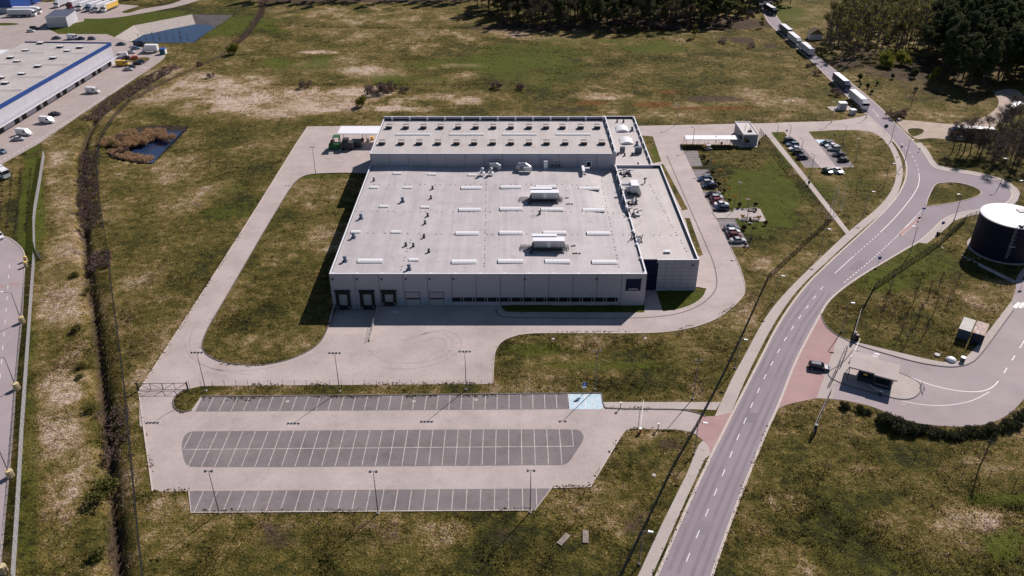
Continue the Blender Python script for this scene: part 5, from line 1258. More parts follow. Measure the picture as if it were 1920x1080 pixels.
def make_lorry(cabcol, boxm, L=12.8, tail='trim'):
    """articulated lorry, nose towards +x, origin under its middle"""
    t = thing('lorry', 'lorry', 'lorry'); T = L+2.6; a = T/2; w = 1.25
    b = MB(); b.box(-a, -a+L, -w, w, 1.15, 3.85); 
    for k in range(14): 
        for s_ in (-1,1): b.box(-a+.4+k*.9, -a+.5+k*.9, s_*w-.02, s_*w+.02, 1.25, 3.7)
    b.build('trailer_box', boxm, t)
    MB().box(-a-.02, -a+L+.02, -w-.03, w+.03, 3.85, 3.95).build('trailer_roof', M['trim'], t)
    b = MB(); b.box(-a+.2, a-.5, -.5, .5, .7, 1.1); b.box(-a+.05, -a+.2, -w, w, .6, .9); b.build('chassis', M['black'], t)
    b = MB(); c0 = a-2.3
    b.loft([[(c0,-w,.9),(c0,w,.9),(c0,w,3.2),(c0,-w,3.2)],[(a-.25,-w,.6),(a-.25,w,.6),(a-.25,w,3.0),(a-.25,-w,3.0)],[(a,-w*.94,.5),(a,w*.94,.5),(a-.02,w*.9,1.9),(a-.02,-w*.9,1.9)]])
    b.add([(c0,-w+.1,3.2),(a-.6,-w+.1,3.1),(a-.6,w-.1,3.1),(c0,w-.1,3.2),(c0,-w+.2,3.8),(c0+.4,-w+.3,3.85),(c0+.4,w-.3,3.85),(c0,w-.2,3.8)],[(0,1,5,4),(1,2,6,5),(2,3,7,6),(3,0,4,7),(4,5,6,7)])
    o = b.build('cab', paint(cabcol, None), t); o['paint'] = 1
    MB().add([(a-.2,-w+.1,2.9),(a-.01,-w+.1,1.95),(a-.01,w-.1,1.95),(a-.2,w-.1,2.9)],[(0,1,2,3)]).build('windscreen', M['glass'], t).location = (.03,0,.02)
    for s_ in (-1,1):
        MB().box(a-1.4,a-.4,s_*w-.012,s_*w+.012,1.9,2.7).build('side_window', M['glass'], t)
        MB().box(a-.02,a+.05,s_*.85-.22,s_*.85+.22,.75,.95).build('headlight', M['lamp_w'], t)
        MB().box(a-.3,a-.1,s_*(w+.18)-.1,s_*(w+.18)+.1,1.9,2.7).build('mirror', M['black'], t)
        MB().box(-a+2.5+4,-a+L-2.2,s_*w-.05,s_*w+.05,.45,1.05).build('side_guard', M['dsteel'], t)
    for x in (-a+2.2, -a+3.5, -a+4.8, a-3.6, a-1.1):
        for y in (-w+.18, w-.18): o = bpy.data.objects.new('wheel', W_TRK); COL.objects.link(o); o.parent = t; o.location = (x, y, .5)
    return t
protos = {k: make_car(k, 'silver') for k in ('sedan','hatch','wagon','suv')}
protos['van'] = make_van('white')
fresh = set(protos)
def park(kind, px, py, deg, col, label, group, zc=.7):
    p = G(px, py, zc); loc = (p.x, p.y, .036)
    if kind in fresh:
        r = protos[kind]; fresh.discard(kind); r.location = loc; r.rotation_euler = (0,0,R(deg)); r['label'] = label; r['group'] = group
        for c in r.children:
            if 'paint' in c: repaint(c, paint(col, None))
        return r
    return dup(protos[kind], loc, R(deg), label, group, paint=paint(col, None))
g1 = 'cars in the bays beside the factory lane'
for a in [('wagon',1321.5,334.5,184,'blue','blue estate car, first of the upper three along the factory lane'),('hatch',1328,341,3,'silver','silver hatchback between the blue estate and a navy car by the factory lane'),('wagon',1330.5,347.5,184,'navy','navy estate car, nearest of the upper three along the factory lane'),
 ('sedan',1338,363.5,3,'black','black car at the far end of the row of five by the factory lane'),('hatch',1344,369,3,'silver','silver hatchback in front of the red car by the factory lane'),('hatch',1346,375.5,3,'red','red car in the row of five by the factory lane'),('sedan',1353,382,3,'white','white saloon between the red car and a dark estate'),('wagon',1353,389.5,184,'navy','dark navy estate beside the picnic terrace'),
 ('sedan',1372,426,3,'slate','slate grey car, farthest of the four below the picnic terrace'),('hatch',1375,432.5,3,'white','white hatchback, second of the four below the picnic terrace'),('hatch',1378,440,3,'maroon','maroon hatchback between two pale cars below the picnic terrace'),('sedan',1384,449.5,3,'silver','big silver saloon, nearest of the four below the picnic terrace')]: park(*a, g1)
g2 = 'cars in the small visitor lot'
for a in [('suv',1481,263,4,'charcoal','dark off-roader, farthest in the left row of the visitor lot'),('wagon',1486,270,184,'steelblue','steel blue estate, second in the left row of the visitor lot'),('sedan',1490.5,278,184,'white','white saloon in the left row of the visitor lot'),('hatch',1496.5,284.5,3,'black','black hatchback behind the nearest navy car of the visitor lot'),('hatch',1505,294,3,'navy','navy hatchback, nearest in the left row of the visitor lot'),
 ('hatch',1549,268,184,'teal','dark teal hatchback on the blue bay of the visitor lot'),('sedan',1559,272.5,184,'white','white saloon beside the blue bay in the right row of the visitor lot'),('suv',1564,278,184,'silver','silver off-roader, third in the right row of the visitor lot'),('sedan',1573.5,289,184,'charcoal','charcoal saloon, fourth in the right row of the visitor lot'),('hatch',1582,299,3,'black','black hatchback, nearest in the right row of the visitor lot'),
 ('hatch',1552,320,-62,'teal','dark car parked lengthwise at the near end of the visitor lot'),('sedan',1570,319,-62,'white','white car parked lengthwise at the near end of the visitor lot')]: park(*a, g2)
park('wagon',1536,686.5,-16,'navy','dark blue estate car on the red paving before the guard hut','car at the gate')
park('sedan',1797,259.5,-10,'silver','silver car in front of the dark lorry under the bare trees','car on the track')
g3 = 'cars and vans in the left yard'
for a in [('sedan',102,213,10,'black','black car in the left yard between two white vans'),('sedan',34,259.5,4,'silver','silver car beside the lowest white van of the left yard'),('sedan',227,82,2,'teal','dark teal car alone by the far corner of the left warehouse'),('sedan',254,89.5,10,'steelblue','steel blue car beside the white box truck in the left yard'),('sedan',245,97,-4,'silver','silver car left of the white box truck in the left yard'),('hatch',238,107.5,5,'charcoal','dark car between the white van and the orange car'),('hatch',251,107.5,184,'orange','orange red car at the tip of the grass island in the left yard'),('sedan',258,118,-6,'black','nearer of two black cars right of the yellow van'),('sedan',264,115,-6,'charcoal','farther of two black cars right of the yellow van'),('sedan',240.5,129,-2,'silver','silver car below the yellow van'),('sedan',245,124.8,-2,'black','black car close behind the silver one below the yellow van'),('suv',64,52.5,5,'black','black pickup by the corner of the metal shed'),('hatch',58,57.5,5,'white','white hatchback beside the black pickup'),('sedan',106,70.5,3,'slate','grey car half hidden behind the left warehouse roof'),('sedan',151,71.5,3,'navy','navy car behind the left warehouse roof next to a white van'),('sedan',-2,441,-50,'white','white car at the end of the west road, cut by the left edge'),('sedan',2,283,-25,'steelblue','pale blue car cut by the left edge above the young hedge rows'),('hatch',172,71.5,3,'slate','grey hatchback, rightmost behind the left warehouse roof')]: park(*a, g3)
for a in [('van',174,169,-10,'white','white van with open side in the middle of the left yard'),('van',88,224.5,-12,'white','white van behind the black car near the left edge'),('van',45,247.5,-12,'white','white van next to the silver car near the left edge'),('van',227,103,188,'white','white van at the end corner of the left warehouse'),('van',230,118.5,2,'yellow','yellow van by the grass island in the left yard'),('van',137,69,-8,'white','white van behind the left warehouse roof'),('van',262,81.5,4,'navy','dark van with a white roof by the pond corner')]:
    r = park(*a, g3, zc=1.2)
# box truck, lorries
p = G(281, 92, 1.5); t = thing('box_truck', 'white box truck with its cab to the left by the pond', 'truck', (p.x, p.y, .04), R(180))
MB().box(-4,2.0,-1.25,1.25,.9,3.7).build('box', M['white'], t); MB().box(-4,3.8,-.5,.5,.5,.9).build('chassis', M['black'], t)
b = MB(); b.loft([ring(2.1,1.1,.5,2.5),ring(3.0,1.1,.5,2.3),ring(3.5,1.05,.5,1.5),ring(4.0,.95,.5,1.2)]); b.build('cab', paint('white', None), t)
MB().add([(3.0,-.95,2.25),(3.48,-.95,1.52),(3.48,.95,1.52),(3.0,.95,2.25)],[(0,1,2,3)]).build('windscreen', M['glass'], t).location = (.05,0,.03)
for x in (-2.6, 3.0):
    for y in (-1.05, 1.05): o = bpy.data.objects.new('wheel', W_VAN); COL.objects.link(o); o.parent = t; o.location = (x, y, .36)
lor_w = make_lorry('white', mat('white_trailer_side', (.62,.63,.68), .4, .05, 1)); lor_d = make_lorry('blue', mat('grey_curtain', (.13,.14,.17), .6, .08, 1)); lor_n = make_lorry('navy', mat('navy_curtain', (.012,.016,.04), .5, .1, 1))
lor_y = make_lorry('white', M['yellow'])
flor = {id(lor_w), id(lor_d), id(lor_n), id(lor_y)}
def lorry(proto, px, py, deg, col, label, group):
    p = G(px, py, 0); loc = (p.x, p.y, .04)
    if id(proto) in flor:
        flor.discard(id(proto)); proto.location = loc; proto.rotation_euler = (0,0,R(deg)); proto['label'] = label; proto['group'] = group
        for c in proto.children:
            if 'paint' in c: repaint(c, paint(col, None))
        return proto
    return dup(proto, loc, R(deg), label, group, paint=paint(col, None))
g4 = 'lorries queueing on the road by the wood'
lorry(lor_w, 1608, 196, -89, 'white', 'white lorry at the head of the queue, nearest the white kiosks', g4)
lorry(lor_d, 1576, 162, -89, 'blue', 'grey sided lorry with a blue cab, second in the queue on the road', g4)
lorry(lor_w, 1510.5, 99, 91, 'white', 'white lorry third in the queue showing its trailer doors', g4)
lorry(lor_w, 1488.5, 81, -89, 'white', 'white lorry close behind another opposite the pale hut', g4)
lorry(lor_d, 1471, 63, 91, 'white', 'lorry with a pale cab roof at the back of the three close ones', g4)
lorry(lor_n, 1443, 24, -84, 'navy', 'dark lorry coming out of the wood at the top of the road', g4)
lorry(lor_n, 1818, 258, 172, 'navy', 'long navy lorry on the sandy track behind bare trees', 'lorries among the bare trees')
lorry(lor_w, 1896, 214, 48, 'white', 'white lorry half hidden by trees at the right edge', 'lorries among the bare trees')
g5 = 'lorries parked in the left yard'
lorry(lor_w, 43, 30.5, 2, 'white', 'nearer of two long white lorries at the top left', g5); lorry(lor_w, 53, 26, 2, 'white', 'farther of two long white lorries at the top left', g5)
for px, py, cl_, lab in ((120,10,'white','leftmost white lorry of the slanted row above the metal shed'),(143,13,'maroon','lorry with a dark red cab in the slanted row above the metal shed'),(162,15,'white','middle white lorry of the slanted row right above the shed roof'),(178,17,'steelblue','white trailer with a blue cab in the slanted row'),(193,18,'white','white trailer with a white cab next to the yellow one')):
    lorry(lor_w, px, py, -97, cl_, lab, g5)
lorry(lor_y, 207, 18, -97, 'white', 'yellow trailer at the right end of the slanted row', g5)
lorry(lor_w, -12, 328, -28, 'white', 'white lorry cut by the left edge above the young hedge rows', g5)

# ------------------------------------------------------------------ street lamps, masts, signs
def lamp_h(b, t):
    """height of a post from its foot and head in the photograph"""
    x, y = G(*b)[:2]; v = (t[1]-CY)/FOC
    # solve FOC*vd/zc for z
    A = sp_*y; return CH + (-y*sp_ - v*y*cp_)/(cp_ - v*sp_)*1.0
def mast(label, base, n, h, group, rz=0):
    p = G(*base); t = thing('floodlight_mast', label, 'light mast', (p.x, p.y, 0), rz, group)
    MB().tube((0,0,0),(0,0,h),.11,.05,8).build('pole', M['steel'], t); MB().box(-.25,.25,-.25,.25,-.05,.2).build('foot', M['conc'], t)
    wd = 1.05 if n == 4 else .55
    MB().tube((-wd,0,h),(wd,0,h),.05,.05,5).build('crossbar', M['steel'], t)
    for k in range(n): 
        x = -wd + 2*wd*k/(n-1); MB().box(x-.19,x+.19,-.3,.12,h-.04,h+.16).build('floodlight', M['dsteel'], t)
gA_ = 'floodlight masts around the front car park'
for lab, b_, n in (('four-lamp mast beside the closed yard gate', (386,733), 4), ('four-lamp mast on the grass strip between the gate and the middle of the yard', (637,734), 4), ('four-lamp mast on the grass strip near the right end of the concrete yard', (874,731), 4), ('two-lamp mast on the grass behind the pale blue bays', (1116,730.5), 2), ('two-lamp mast on the grass left of the road near the entrance path', (1299,748), 2), ('leftmost mast at the near edge of the car park', (411,962), 2), ('middle mast at the near edge of the car park', (709,963), 2), ('rightmost mast at the near edge of the car park', (994,961), 2)): mast(lab, b_, n, 10.0, gA_)
mast('mast at the bend of the west drive below the canopy', (592,326), 2, 9.5, gA_)
def street_lamp(label, base, h, ax, ay, group, guard=False, headm='white'):
    p = G(*base); t = thing('street_lamp', label, 'street lamp', (p.x, p.y, 0), 0, group); d_ = Vector((ax, ay, 0)).normalized()
    MB().tube((0,0,0),(0,0,h),.12,.06,8).build('pole', M['steel'], t)
    al = math.hypot(ax, ay); e = d_*al
    MB().tube((0,0,h),(e.x,e.y,h+.12),.05,.05,5).build('arm', M['steel'], t)
    s_ = Vector((-d_.y, d_.x, 0))*.22
    b = MB(); q0 = e*.9; q1 = e + d_*.75
    b.add([tuple(q0-s_+Vector((0,0,h+.06))), tuple(q1-s_+Vector((0,0,h+.1))), tuple(q1+s_+Vector((0,0,h+.1))), tuple(q0+s_+Vector((0,0,h+.06))), tuple(q0-s_+Vector((0,0,h+.24))), tuple(q1-s_*.6+Vector((0,0,h+.22))), tuple(q1+s_*.6+Vector((0,0,h+.22))), tuple(q0+s_+Vector((0,0,h+.24)))],[(3,2,1,0),(4,5,6,7),(0,1,5,4),(1,2,6,5),(2,3,7,6),(3,0,4,7)])
    b.build('lamp_head', M['white'] if headm == 'white' else M['steel'], t)
    if guard: b = MB(); b.tube((.2,-.1,0),(.2,-.1,1.6),.75,.62,8); b.build('yellow_guard', mat('pale_yellow_concrete', (.62,.50,.30), .8, .25, 2), t)
    else: MB().box(-.2,.2,-.2,.2,-.02,.25).build('foot', M['conc'], t)
gR = 'street lamps beside the through road'
for b_, lab in (((1198,1058),'lowest lamp left of the road, near the bottom edge'),((1301,851),'lamp left of the red crossing at the car park entrance'),((1378,691),'lamp left of the road level with the yard'),((1449,568),'lamp left of the road above the bend, right of the concrete yard corner'),((1536,477),'lamp by the road near the foot of the footpath'),((1619,404),'lamp in the grass by the outer bend of the road'),((1658,349),'lamp in the grass right of the visitor lot')): street_lamp(lab, b_, 7.8, .9, -.2, gR)
for b_, lab, h in (((1670,266),'lamp at the mouth of the top road',8.6),((1695,307),'lamp on the bend opposite the bare trees',8.6),((1789,413),'lamp at the bus stop pavement below the loop island',8.4),((1706,476),'lamp right of the road above the tank fence',8.4),((1578,622),'lamp on the grass above the red entrance paving',8.0),((1876,344),'lamp on the outer rim of the turning loop',8.6),((1906,384),'lamp right of the turning loop behind the tank',8.0)): street_lamp(lab, b_, h, -.9 if b_[0] > 1700 else .6, -.1, gR)
gV = 'lamps of the factory lane and visitor lot'
for b_, h, lab in (((1457,252),4.2,'short lamp on the small grass corner left of the visitor lot'),((1480,258),4.8,'lamp behind the first dark off-roader of the visitor lot'),((1503,279),3.8,'lamp in the middle of the left row of the visitor lot'),((1519,331),8.0,'lamp at the near left corner of the visitor lot'),((1579,275),8.0,'lamp on the lawn behind the silver off-roader'),((1604,302),8.0,'lamp on the lawn beyond the near right corner of the visitor lot'),((1298,277),7.5,'lamp in front of the bicycle shelter'),((1384,388),8.0,'lamp on the lawn beside the row of five cars'),((1399,421),8.0,'lamp in the middle of the picnic terrace'),((1330,318),7.5,'lamp at the lawn edge above the blue estate car'),((1404,464),7.5,'lamp at the lawn edge below the nearest silver saloon'),((1268,234),8.0,'lamp on the meadow side of the top road'),((1559,229),8.0,'lamp by the top road below the larger white kiosk'),((1624,221),6.0,'lamp right of the smaller white kiosk')): street_lamp(lab, b_, h, -.5, .1, gV, headm='steel')
gL = 'lamps with pale yellow guards along the west road'
for b_, lab in (((41,604),'yellow guarded lamp of the west road, farthest of the row'),((31,729),'second yellow guarded lamp of the west road'),((19,893),'third yellow guarded lamp of the west road'),((6,1072),'nearest yellow guarded lamp of the west road, at the bottom edge')): street_lamp(lab, b_, 8.2, -2.2, .2, gL, True)
for px, py, lab in ((49,490,'upper of two pale yellow impact posts at the corner of the west road'),(49.5,500,'lower of two pale yellow impact posts at the corner of the west road')):
    p = G(px, py); t = thing('impact_post', lab, 'post', (p.x, p.y, 0)); MB().tube((0,0,0),(0,0,1.5),.55,.45,8).build('post', mat('pale_yellow_concrete', (.62,.50,.30), .8, .25, 2), t); MB().tube((0,0,1.5),(0,0,1.6),.5,.3,8).build('cap', M['yellow'], t)
def sign(name, label, base, h, w_, hh, m, mark=None, rz=0, round_=False):
    p = G(*base); t = thing(name, label, 'sign', (p.x, p.y, 0), rz)
    MB().tube((0,0,0),(0,0,h+hh),.04,.04,6).build('post', M['galv'], t)
    b = MB()
    if round_: b.tube((0,-.09,h+hh/2),(0,-.05,h+hh/2),hh/2,hh/2,18)
    else: b.box(-w_/2,w_/2,-.09,-.05,h,h+hh)
    f = b.build('sign_face', m, t)
    if mark: text(mark, hh*.7, M['trim'], 'lettering', f, (0,-.1,h+hh*.25), (R(90),0,0))
sign('disabled_parking_sign', 'blue parking sign with a white plate behind the pale blue bays', (1095,737.5), 2.0, .9, .9, M['signb'], 'P')
p = G(1095,737.5); t = [o for o in COL.objects if o.name.startswith('disabled_parking_sign')][0]; MB().box(-.4,.4,-.1,-.06,1.5,1.9).build('plate', M['white'], t)
sign('bus_stop_sign', 'dark blue bus stop sign on the pale pavement of the loop', (1764,433), 2.2, .9, .9, M['signb'])
sign('road_sign', 'blue sign at the tip of the red traffic island', (1729,403), 1.9, 1.0, .6, M['signb']); sign('road_sign', 'blue round sign in the middle of the red traffic island', (1722,413.5), .5, .8, .8, M['navy'], round_=True)
sign('road_sign', 'blue sign right of the road below the tank fence', (1646,497), 1.8, .9, .9, M['signb']); 
sign('road_sign', 'two dark round signs on one post at the mouth of the top road', (1657,255), 3.0, .8, 1.6, M['dsteel'], round_=True); sign('road_sign', 'dark round sign on the kerb of the bend', (1687,289), 2.4, .8, .8, M['dsteel'], round_=True)
sign('road_sign', 'dark sign at the top right of the bend below the bare trees', (1723,284), .8, .6, .5, M['dsteel']); sign('road_sign', 'small dark sign on the grass tip left of the visitor lot', (1474,252), 1.2, .7, .6, M['dsteel']); sign('road_sign', 'grey sign on the lawn behind the blue bay of the visitor lot', (1563,262), 1.5, .7, .8, M['steel'])
sign('road_sign', 'navy sign on a post at the right edge above the zebra stripes', (1915,537), 2.0, 1.0, 1.0, M['navy'])
t = thing('bus_bench', 'dark bench beside the bus stop sign', 'bench', (*P2(1759,439), .05), .8); MB().box(-.9,.9,-.2,.25,.42,.5).build('seat', M['dsteel'], t); MB().box(-.9,.9,.25,.32,.5,1.0).build('backrest', M['dsteel'], t)
for x in (-.8,.8): MB().box(x-.05,x+.05,-.2,.25,0,.42).build('leg', M['dsteel'], t)
t = thing('litter_bin', 'black litter bin on the lawn edge below the bus bench', 'bin', (*P2(1757.5,441), .05)); MB().tube((0,0,0),(0,0,1.0),.32,.38,10).build('bin', M['black'], t); MB().tube((0,0,1.0),(0,0,1.1),.42,.3,10).build('lid', M['dsteel'], t)
t = thing('litter_bin', 'dark post bin beside the middle of the footpath', 'bin', (*P2(1516,347), .05)); MB().tube((0,0,.5),(0,0,1.5),.35,.38,10).build('bin', M['black'], t); MB().tube((0,0,0),(0,0,.5),.08,.08,6).build('post', M['dsteel'], t)
for b_, h, lab in (((1554,411),11,'left one of the two bare flagpoles close together by the footpath'),((1561,411),10.5,'right one of the two bare flagpoles close together by the footpath'),((1576,395),9,'flagpole standing apart from the close pair')):
    p = G(*b_); t = thing('flagpole', lab, 'flagpole', (p.x, p.y, 0), 0, 'flagpoles by the footpath'); MB().tube((0,0,0),(0,0,h),.10,.05,8).build('pole', M['white'], t); MB().sphere((0,0,h+.08),.12,8,5).build('finial', M['galv'], t); MB().box(-.3,.3,-.3,.3,-.02,.15).build('foot', M['conc'], t)
def picnic(label, px, py, rz):
    t = thing('picnic_table', label, 'picnic table', (*P2(px, py), .05), rz); MB().box(-1,1,-.4,.4,.70,.76).build('tabletop', M['wood'], t)
    for y in (-.8,.8): MB().box(-1,1,y-.15,y+.15,.42,.47).build('seat', M['wood'], t)
    for x in (-.8,.8): MB().box(x-.05,x+.05,-.85,.85,.36,.42).box(x-.05,x+.05,-.1,.1,0,.7).build('leg', M['dsteel'], t)
picnic('picnic table at the far side of the terrace', 1409, 394, 0); picnic('picnic table at the near left corner of the terrace', 1396, 412, 0); picnic('picnic table at the near right corner of the terrace', 1418, 412, 0)
for px, py, lab in ((1417,396,'dark bin at the far right of the picnic terrace'),(1406,413,'dark bin between the two near picnic tables')):
    t = thing('litter_bin', lab, 'bin', (*P2(px, py), .05)); MB().tube((0,0,0),(0,0,1.0),.3,.35,10).build('bin', M['wood'], t); MB().tube((0,0,1.0),(0,0,1.08),.38,.38,10).build('rim', M['dsteel'], t)
for px, py, lab in ((776,753,'pale manhole cover in the top bay row, right of the middle mast shadow'),(539,753,'pale manhole cover in the top bay row of the car park near its left end'),(893,750,'pale manhole cover in the top bay row of the car park near its right end'),(1226,891,'round cover on the lower pavement by the road'),(844,656,'pale round cover on the yard near the tyre traces'),(697,656,'pale round cover on the yard below the railing'),(1320.5,579,'pale round cover on the bend of the factory road'),(1694,759,'round cover with a pale ring in the right yard'),(1295,891,'worn cover on the pavement left of the road'),(1318,842,'cover on the pavement at the red crossing'),(1037,635.5,'small white cover on the lawn below the factory windows'),(1210,634.5,'white cover on the lawn right of the small white one')):
    p = G(px, py); t = MB().tube((0,0,-.05),(0,0,.02),.42,.42,14).build('manhole_cover', M['walk']); t.location = (p.x, p.y, .05); tag(t, lab, 'manhole cover', 'manhole covers')
for px, py, lab, rz in ((1057,1012,'left concrete slab lying in the rough grass near the bottom', .9),(1098,1007,'right concrete slab with holes lying in the rough grass near the bottom', 1.5)):
    p = G(px, py); t = MB().box(-1.4,1.4,-.5,.5,-.1,.1).box(-1.1,-.7,-.3,.3,.1,.12).box(.2,.6,-.3,.3,.1,.12).build('concrete_slab', M['slab']); t.location = (p.x, p.y, .1); t.rotation_euler = (.05,0,rz); tag(t, lab, 'slab')

# ------------------------------------------------------------------ fences
def fence(label, pts, h=2.0, step=2.5, vs_=.2, wt=.012, hs=8, m=None, posts=True, name='mesh_fence', pr=.045):
    m = m or M['fence']; P_ = gp(pts); o0 = Vector(P_[0]); t = thing(name, label, 'fence', (*o0, 0))
    b = MB()
    V_ = []; F_ = []
    for p, tt in along(P_, vs_):
        p = p-o0; n_ = Vector((-tt.y, tt.x)); k = len(V_)
        for a in (tt*wt, n_*wt*.9-tt*wt*.5, -n_*wt*.9-tt*wt*.5): V_.append((p.x+a.x, p.y+a.y, .05)); V_.append((p.x+a.x, p.y+a.y, h))
        F_ += [(k,k+2,k+3,k+1),(k+2,k+4,k+5,k+3),(k+4,k,k+1,k+5)]
    b.add(V_, F_)
    for p, q in zip(P_, P_[1:]):
        p = Vector(p)-o0; q = Vector(q)-o0
        for z in np.linspace(.1, h, hs): b.tube((*p, z), (*q, z), wt, wt, 3, False)
    b.build('wire_mesh', m, t)
    if posts:
        pm_ = MB().box(-pr,pr,-pr,pr,-.1,h+.1).mesh('post', m); ps = along(P_, step)
        for p, tt in ps[:99]: put('post', pm_, p.x-o0.x, p.y-o0.y, 0, math.atan2(tt.y, tt.x), t)
    return t
fence('dark mesh fence on the grass strip between yard and car park', [(356,728),(480,726.5),(920,726),(1180,725),(1332,725.5)], 1.9, 2.5, .7, .005, 4, pr=.03)
fence('long dark mesh fence running along the left side of the road pavement', [(1557,417),(1510,460),(1440,525),(1395,625),(1352,715),(1310,796),(1262,880),(1212,985),(1160,1092)], 2.1, 2.5, .16, .014, 9)
fence('mesh fence along the lawn side of the footpath', [(1424,250),(1470,312),(1520,372),(1557,417)], 2.0, 2.5, .2, .012, 8)
fence('dark mesh fence between the left ditch and the meadow', [(250,185),(215,222),(192,258),(182,300),(184,345),(190,400),(203,470),(210,540),(222,630),(236,740),(246,850),(258,980),(270,1092)], 2.0, 2.5, .2, .013, 9)
fence('mesh fence crossing the sloping lawn from the tank to the sliding gate', [(1838,405),(1812,413),(1762,459),(1700,500),(1641,540),(1626,568),(1613,591)], 2.1, 2.5, .18, .013, 8)
fence('sparse wire fence on thin stakes in the lower right meadow', [(1716,858),(1780,876),(1840,893),(1900,910),(1960,925)], 1.9, 4.2, .6, .006, 4)
fence('wire fence along the meadow side of the top road', [(1215,232),(1300,231),(1420,228),(1500,225.5),(1560,224)], 1.7, 3.0, .4, .009, 5)
pf = mat('pale_mesh_panel', (.46,.45,.46), .6, .05, 1)
def pale_fence(label, pts, h):
    t = fence(label, pts, h, 2.5, .09, .02, 12, pf, True, 'security_fence', .06); return t
pale_fence('pale dense security fence beside the young hedge rows on the left', [(84,293),(76,345),(67,398),(65,420),(66,465),(69,478),(75,487),(79,488)], 2.2)
pale_fence('pale dense security fence along the west road verge', [(66,487),(60,570),(52,690),(44,810),(36,960),(28,1092)], 2.2)
# ------------------------------------------------------------------ trees and shrubs
def leaves(cl, n, size, m, spread=None, flat=.5, name='crown', tri=False):
    """n leaf-sized faces scattered through a list of clumps (centre, radius)"""
    C = np.array([c for c, r in cl]); Rr = np.array([r for c, r in cl], float)
    wt = Rr**2; k = RNG.choice(len(cl), n, p=wt/wt.sum())
    dirs = RNG.normal(size=(n,3)); dirs /= np.linalg.norm(dirs, axis=1)[:,None]
    rad = (RNG.random(n)**.45)[:,None]*Rr[k][:,None]
    P = C[k] + dirs*rad*np.array([1,1,flat if flat else 1])
    s = RNG.uniform(.55, 1.35, n)[:,None]*size
    a = RNG.normal(size=(n,3)); a /= np.linalg.norm(a, axis=1)[:,None]
    b = np.cross(a, RNG.normal(size=(n,3))); b /= np.linalg.norm(b, axis=1)[:,None]
    if tri: V = np.stack([P-a*s*.5, P+a*s*.5, P+b*s*.9], 1); q = 3
    else: V = np.stack([P-a*s*.5-b*s*.3, P+a*s*.5-b*s*.25, P+a*s*.45+b*s*.3, P-a*s*.4+b*s*.35], 1); q = 4
    V = V.reshape(-1,3); me = bpy.data.meshes.new(name); nv = len(V)
    me.vertices.add(nv); me.vertices.foreach_set('co', V.ravel().astype(np.float32)); me.loops.add(nv); me.loops.foreach_set('vertex_index', np.arange(nv, dtype=np.int32))
    me.polygons.add(nv//q); me.polygons.foreach_set('loop_start', (np.arange(nv//q)*q).astype(np.int32)); me.update(calc_edges=True); me.materials.append(m)
    return me
def link(name, me, parent):
    o = bpy.data.objects.new(name, me); COL.objects.link(o); o.parent = parent; return o
def limbs(b, p, d_, L, r, depth, out, spread=.55, up=.25):
    q = p + d_*L; b.tube(p, q, r, r*.62, 5 if r > .06 else 3, False)
    if depth == 0: out.append(q); return
    for _ in range(random.choice((2,3,3))):
        e = (d_ + Vector((random.uniform(-1,1), random.uniform(-1,1), random.uniform(-.3,.6)))*spread + Vector((0,0,up))).normalized()
        limbs(b, p + d_*L*random.uniform(.55,1.0), e, L*random.uniform(.55,.78), r*.58, depth-1, out, spread, up)
def make_bare(name, label, h, barkm, leafm=None, nleaf=0, cat='tree', stems=1, lsz=.35, seed=1, trunkfrac=.42, spread=.55, twigs=900, tw=.045):
    random.seed(seed); t = thing(name, label, cat); b = MB(); tips = []
    for _ in range(stems):
        lean = Vector((random.uniform(-.1,.1), random.uniform(-.1,.1), 1)).normalized(); r = h*.0125+.03
        p = Vector((random.uniform(-.3,.3)*(stems > 1), random.uniform(-.3,.3)*(stems > 1), -.2)); top = p + lean*h*trunkfrac
        b.tube(p, top, r, r*.75, 7, False)
        limbs(b, top, lean, h*.24, r*.75, 3, tips, spread)
        for k in range(5):
            z = random.uniform(.55, 1.0)*h*trunkfrac; e = Vector((random.uniform(-1,1), random.uniform(-1,1), .7)).normalized(); limbs(b, p+lean*z, e, h*.14, r*.4, 2, tips, spread)
    link('trunk', b.mesh('trunk', barkm, False), t)
    cl = [(tuple(q), h*.055) for q in tips]
    # fine twigs: thin slivers round the tips
    n = twigs; C = np.array([c for c, r in cl]); k = RNG.integers(0, len(C), n); d1 = RNG.normal(size=(n,3)); d1[:,2] = np.abs(d1[:,2])*.6; d1 /= np.linalg.norm(d1, axis=1)[:,None]
    P = C[k] + RNG.normal(size=(n,3))*h*.03; Lw = RNG.uniform(.5,1.3,n)[:,None]*h*.075; side = np.cross(d1, RNG.normal(size=(n,3))); side /= np.linalg.norm(side, axis=1)[:,None]
    V = np.stack([P-side*tw, P+side*tw, P+d1*Lw], 1).reshape(-1,3); me = bpy.data.meshes.new('crown'); nv = len(V)
    me.vertices.add(nv); me.vertices.foreach_set('co', V.ravel().astype(np.float32)); me.loops.add(nv); me.loops.foreach_set('vertex_index', np.arange(nv, dtype=np.int32)); me.polygons.add(nv//3); me.polygons.foreach_set('loop_start', (np.arange(nv//3)*3).astype(np.int32)); me.update(calc_edges=True); me.materials.append(M['twig'])
    link('crown', me, t)
    if leafm: link('foliage', leaves(cl, nleaf, lsz, leafm, flat=1), t)
    return t
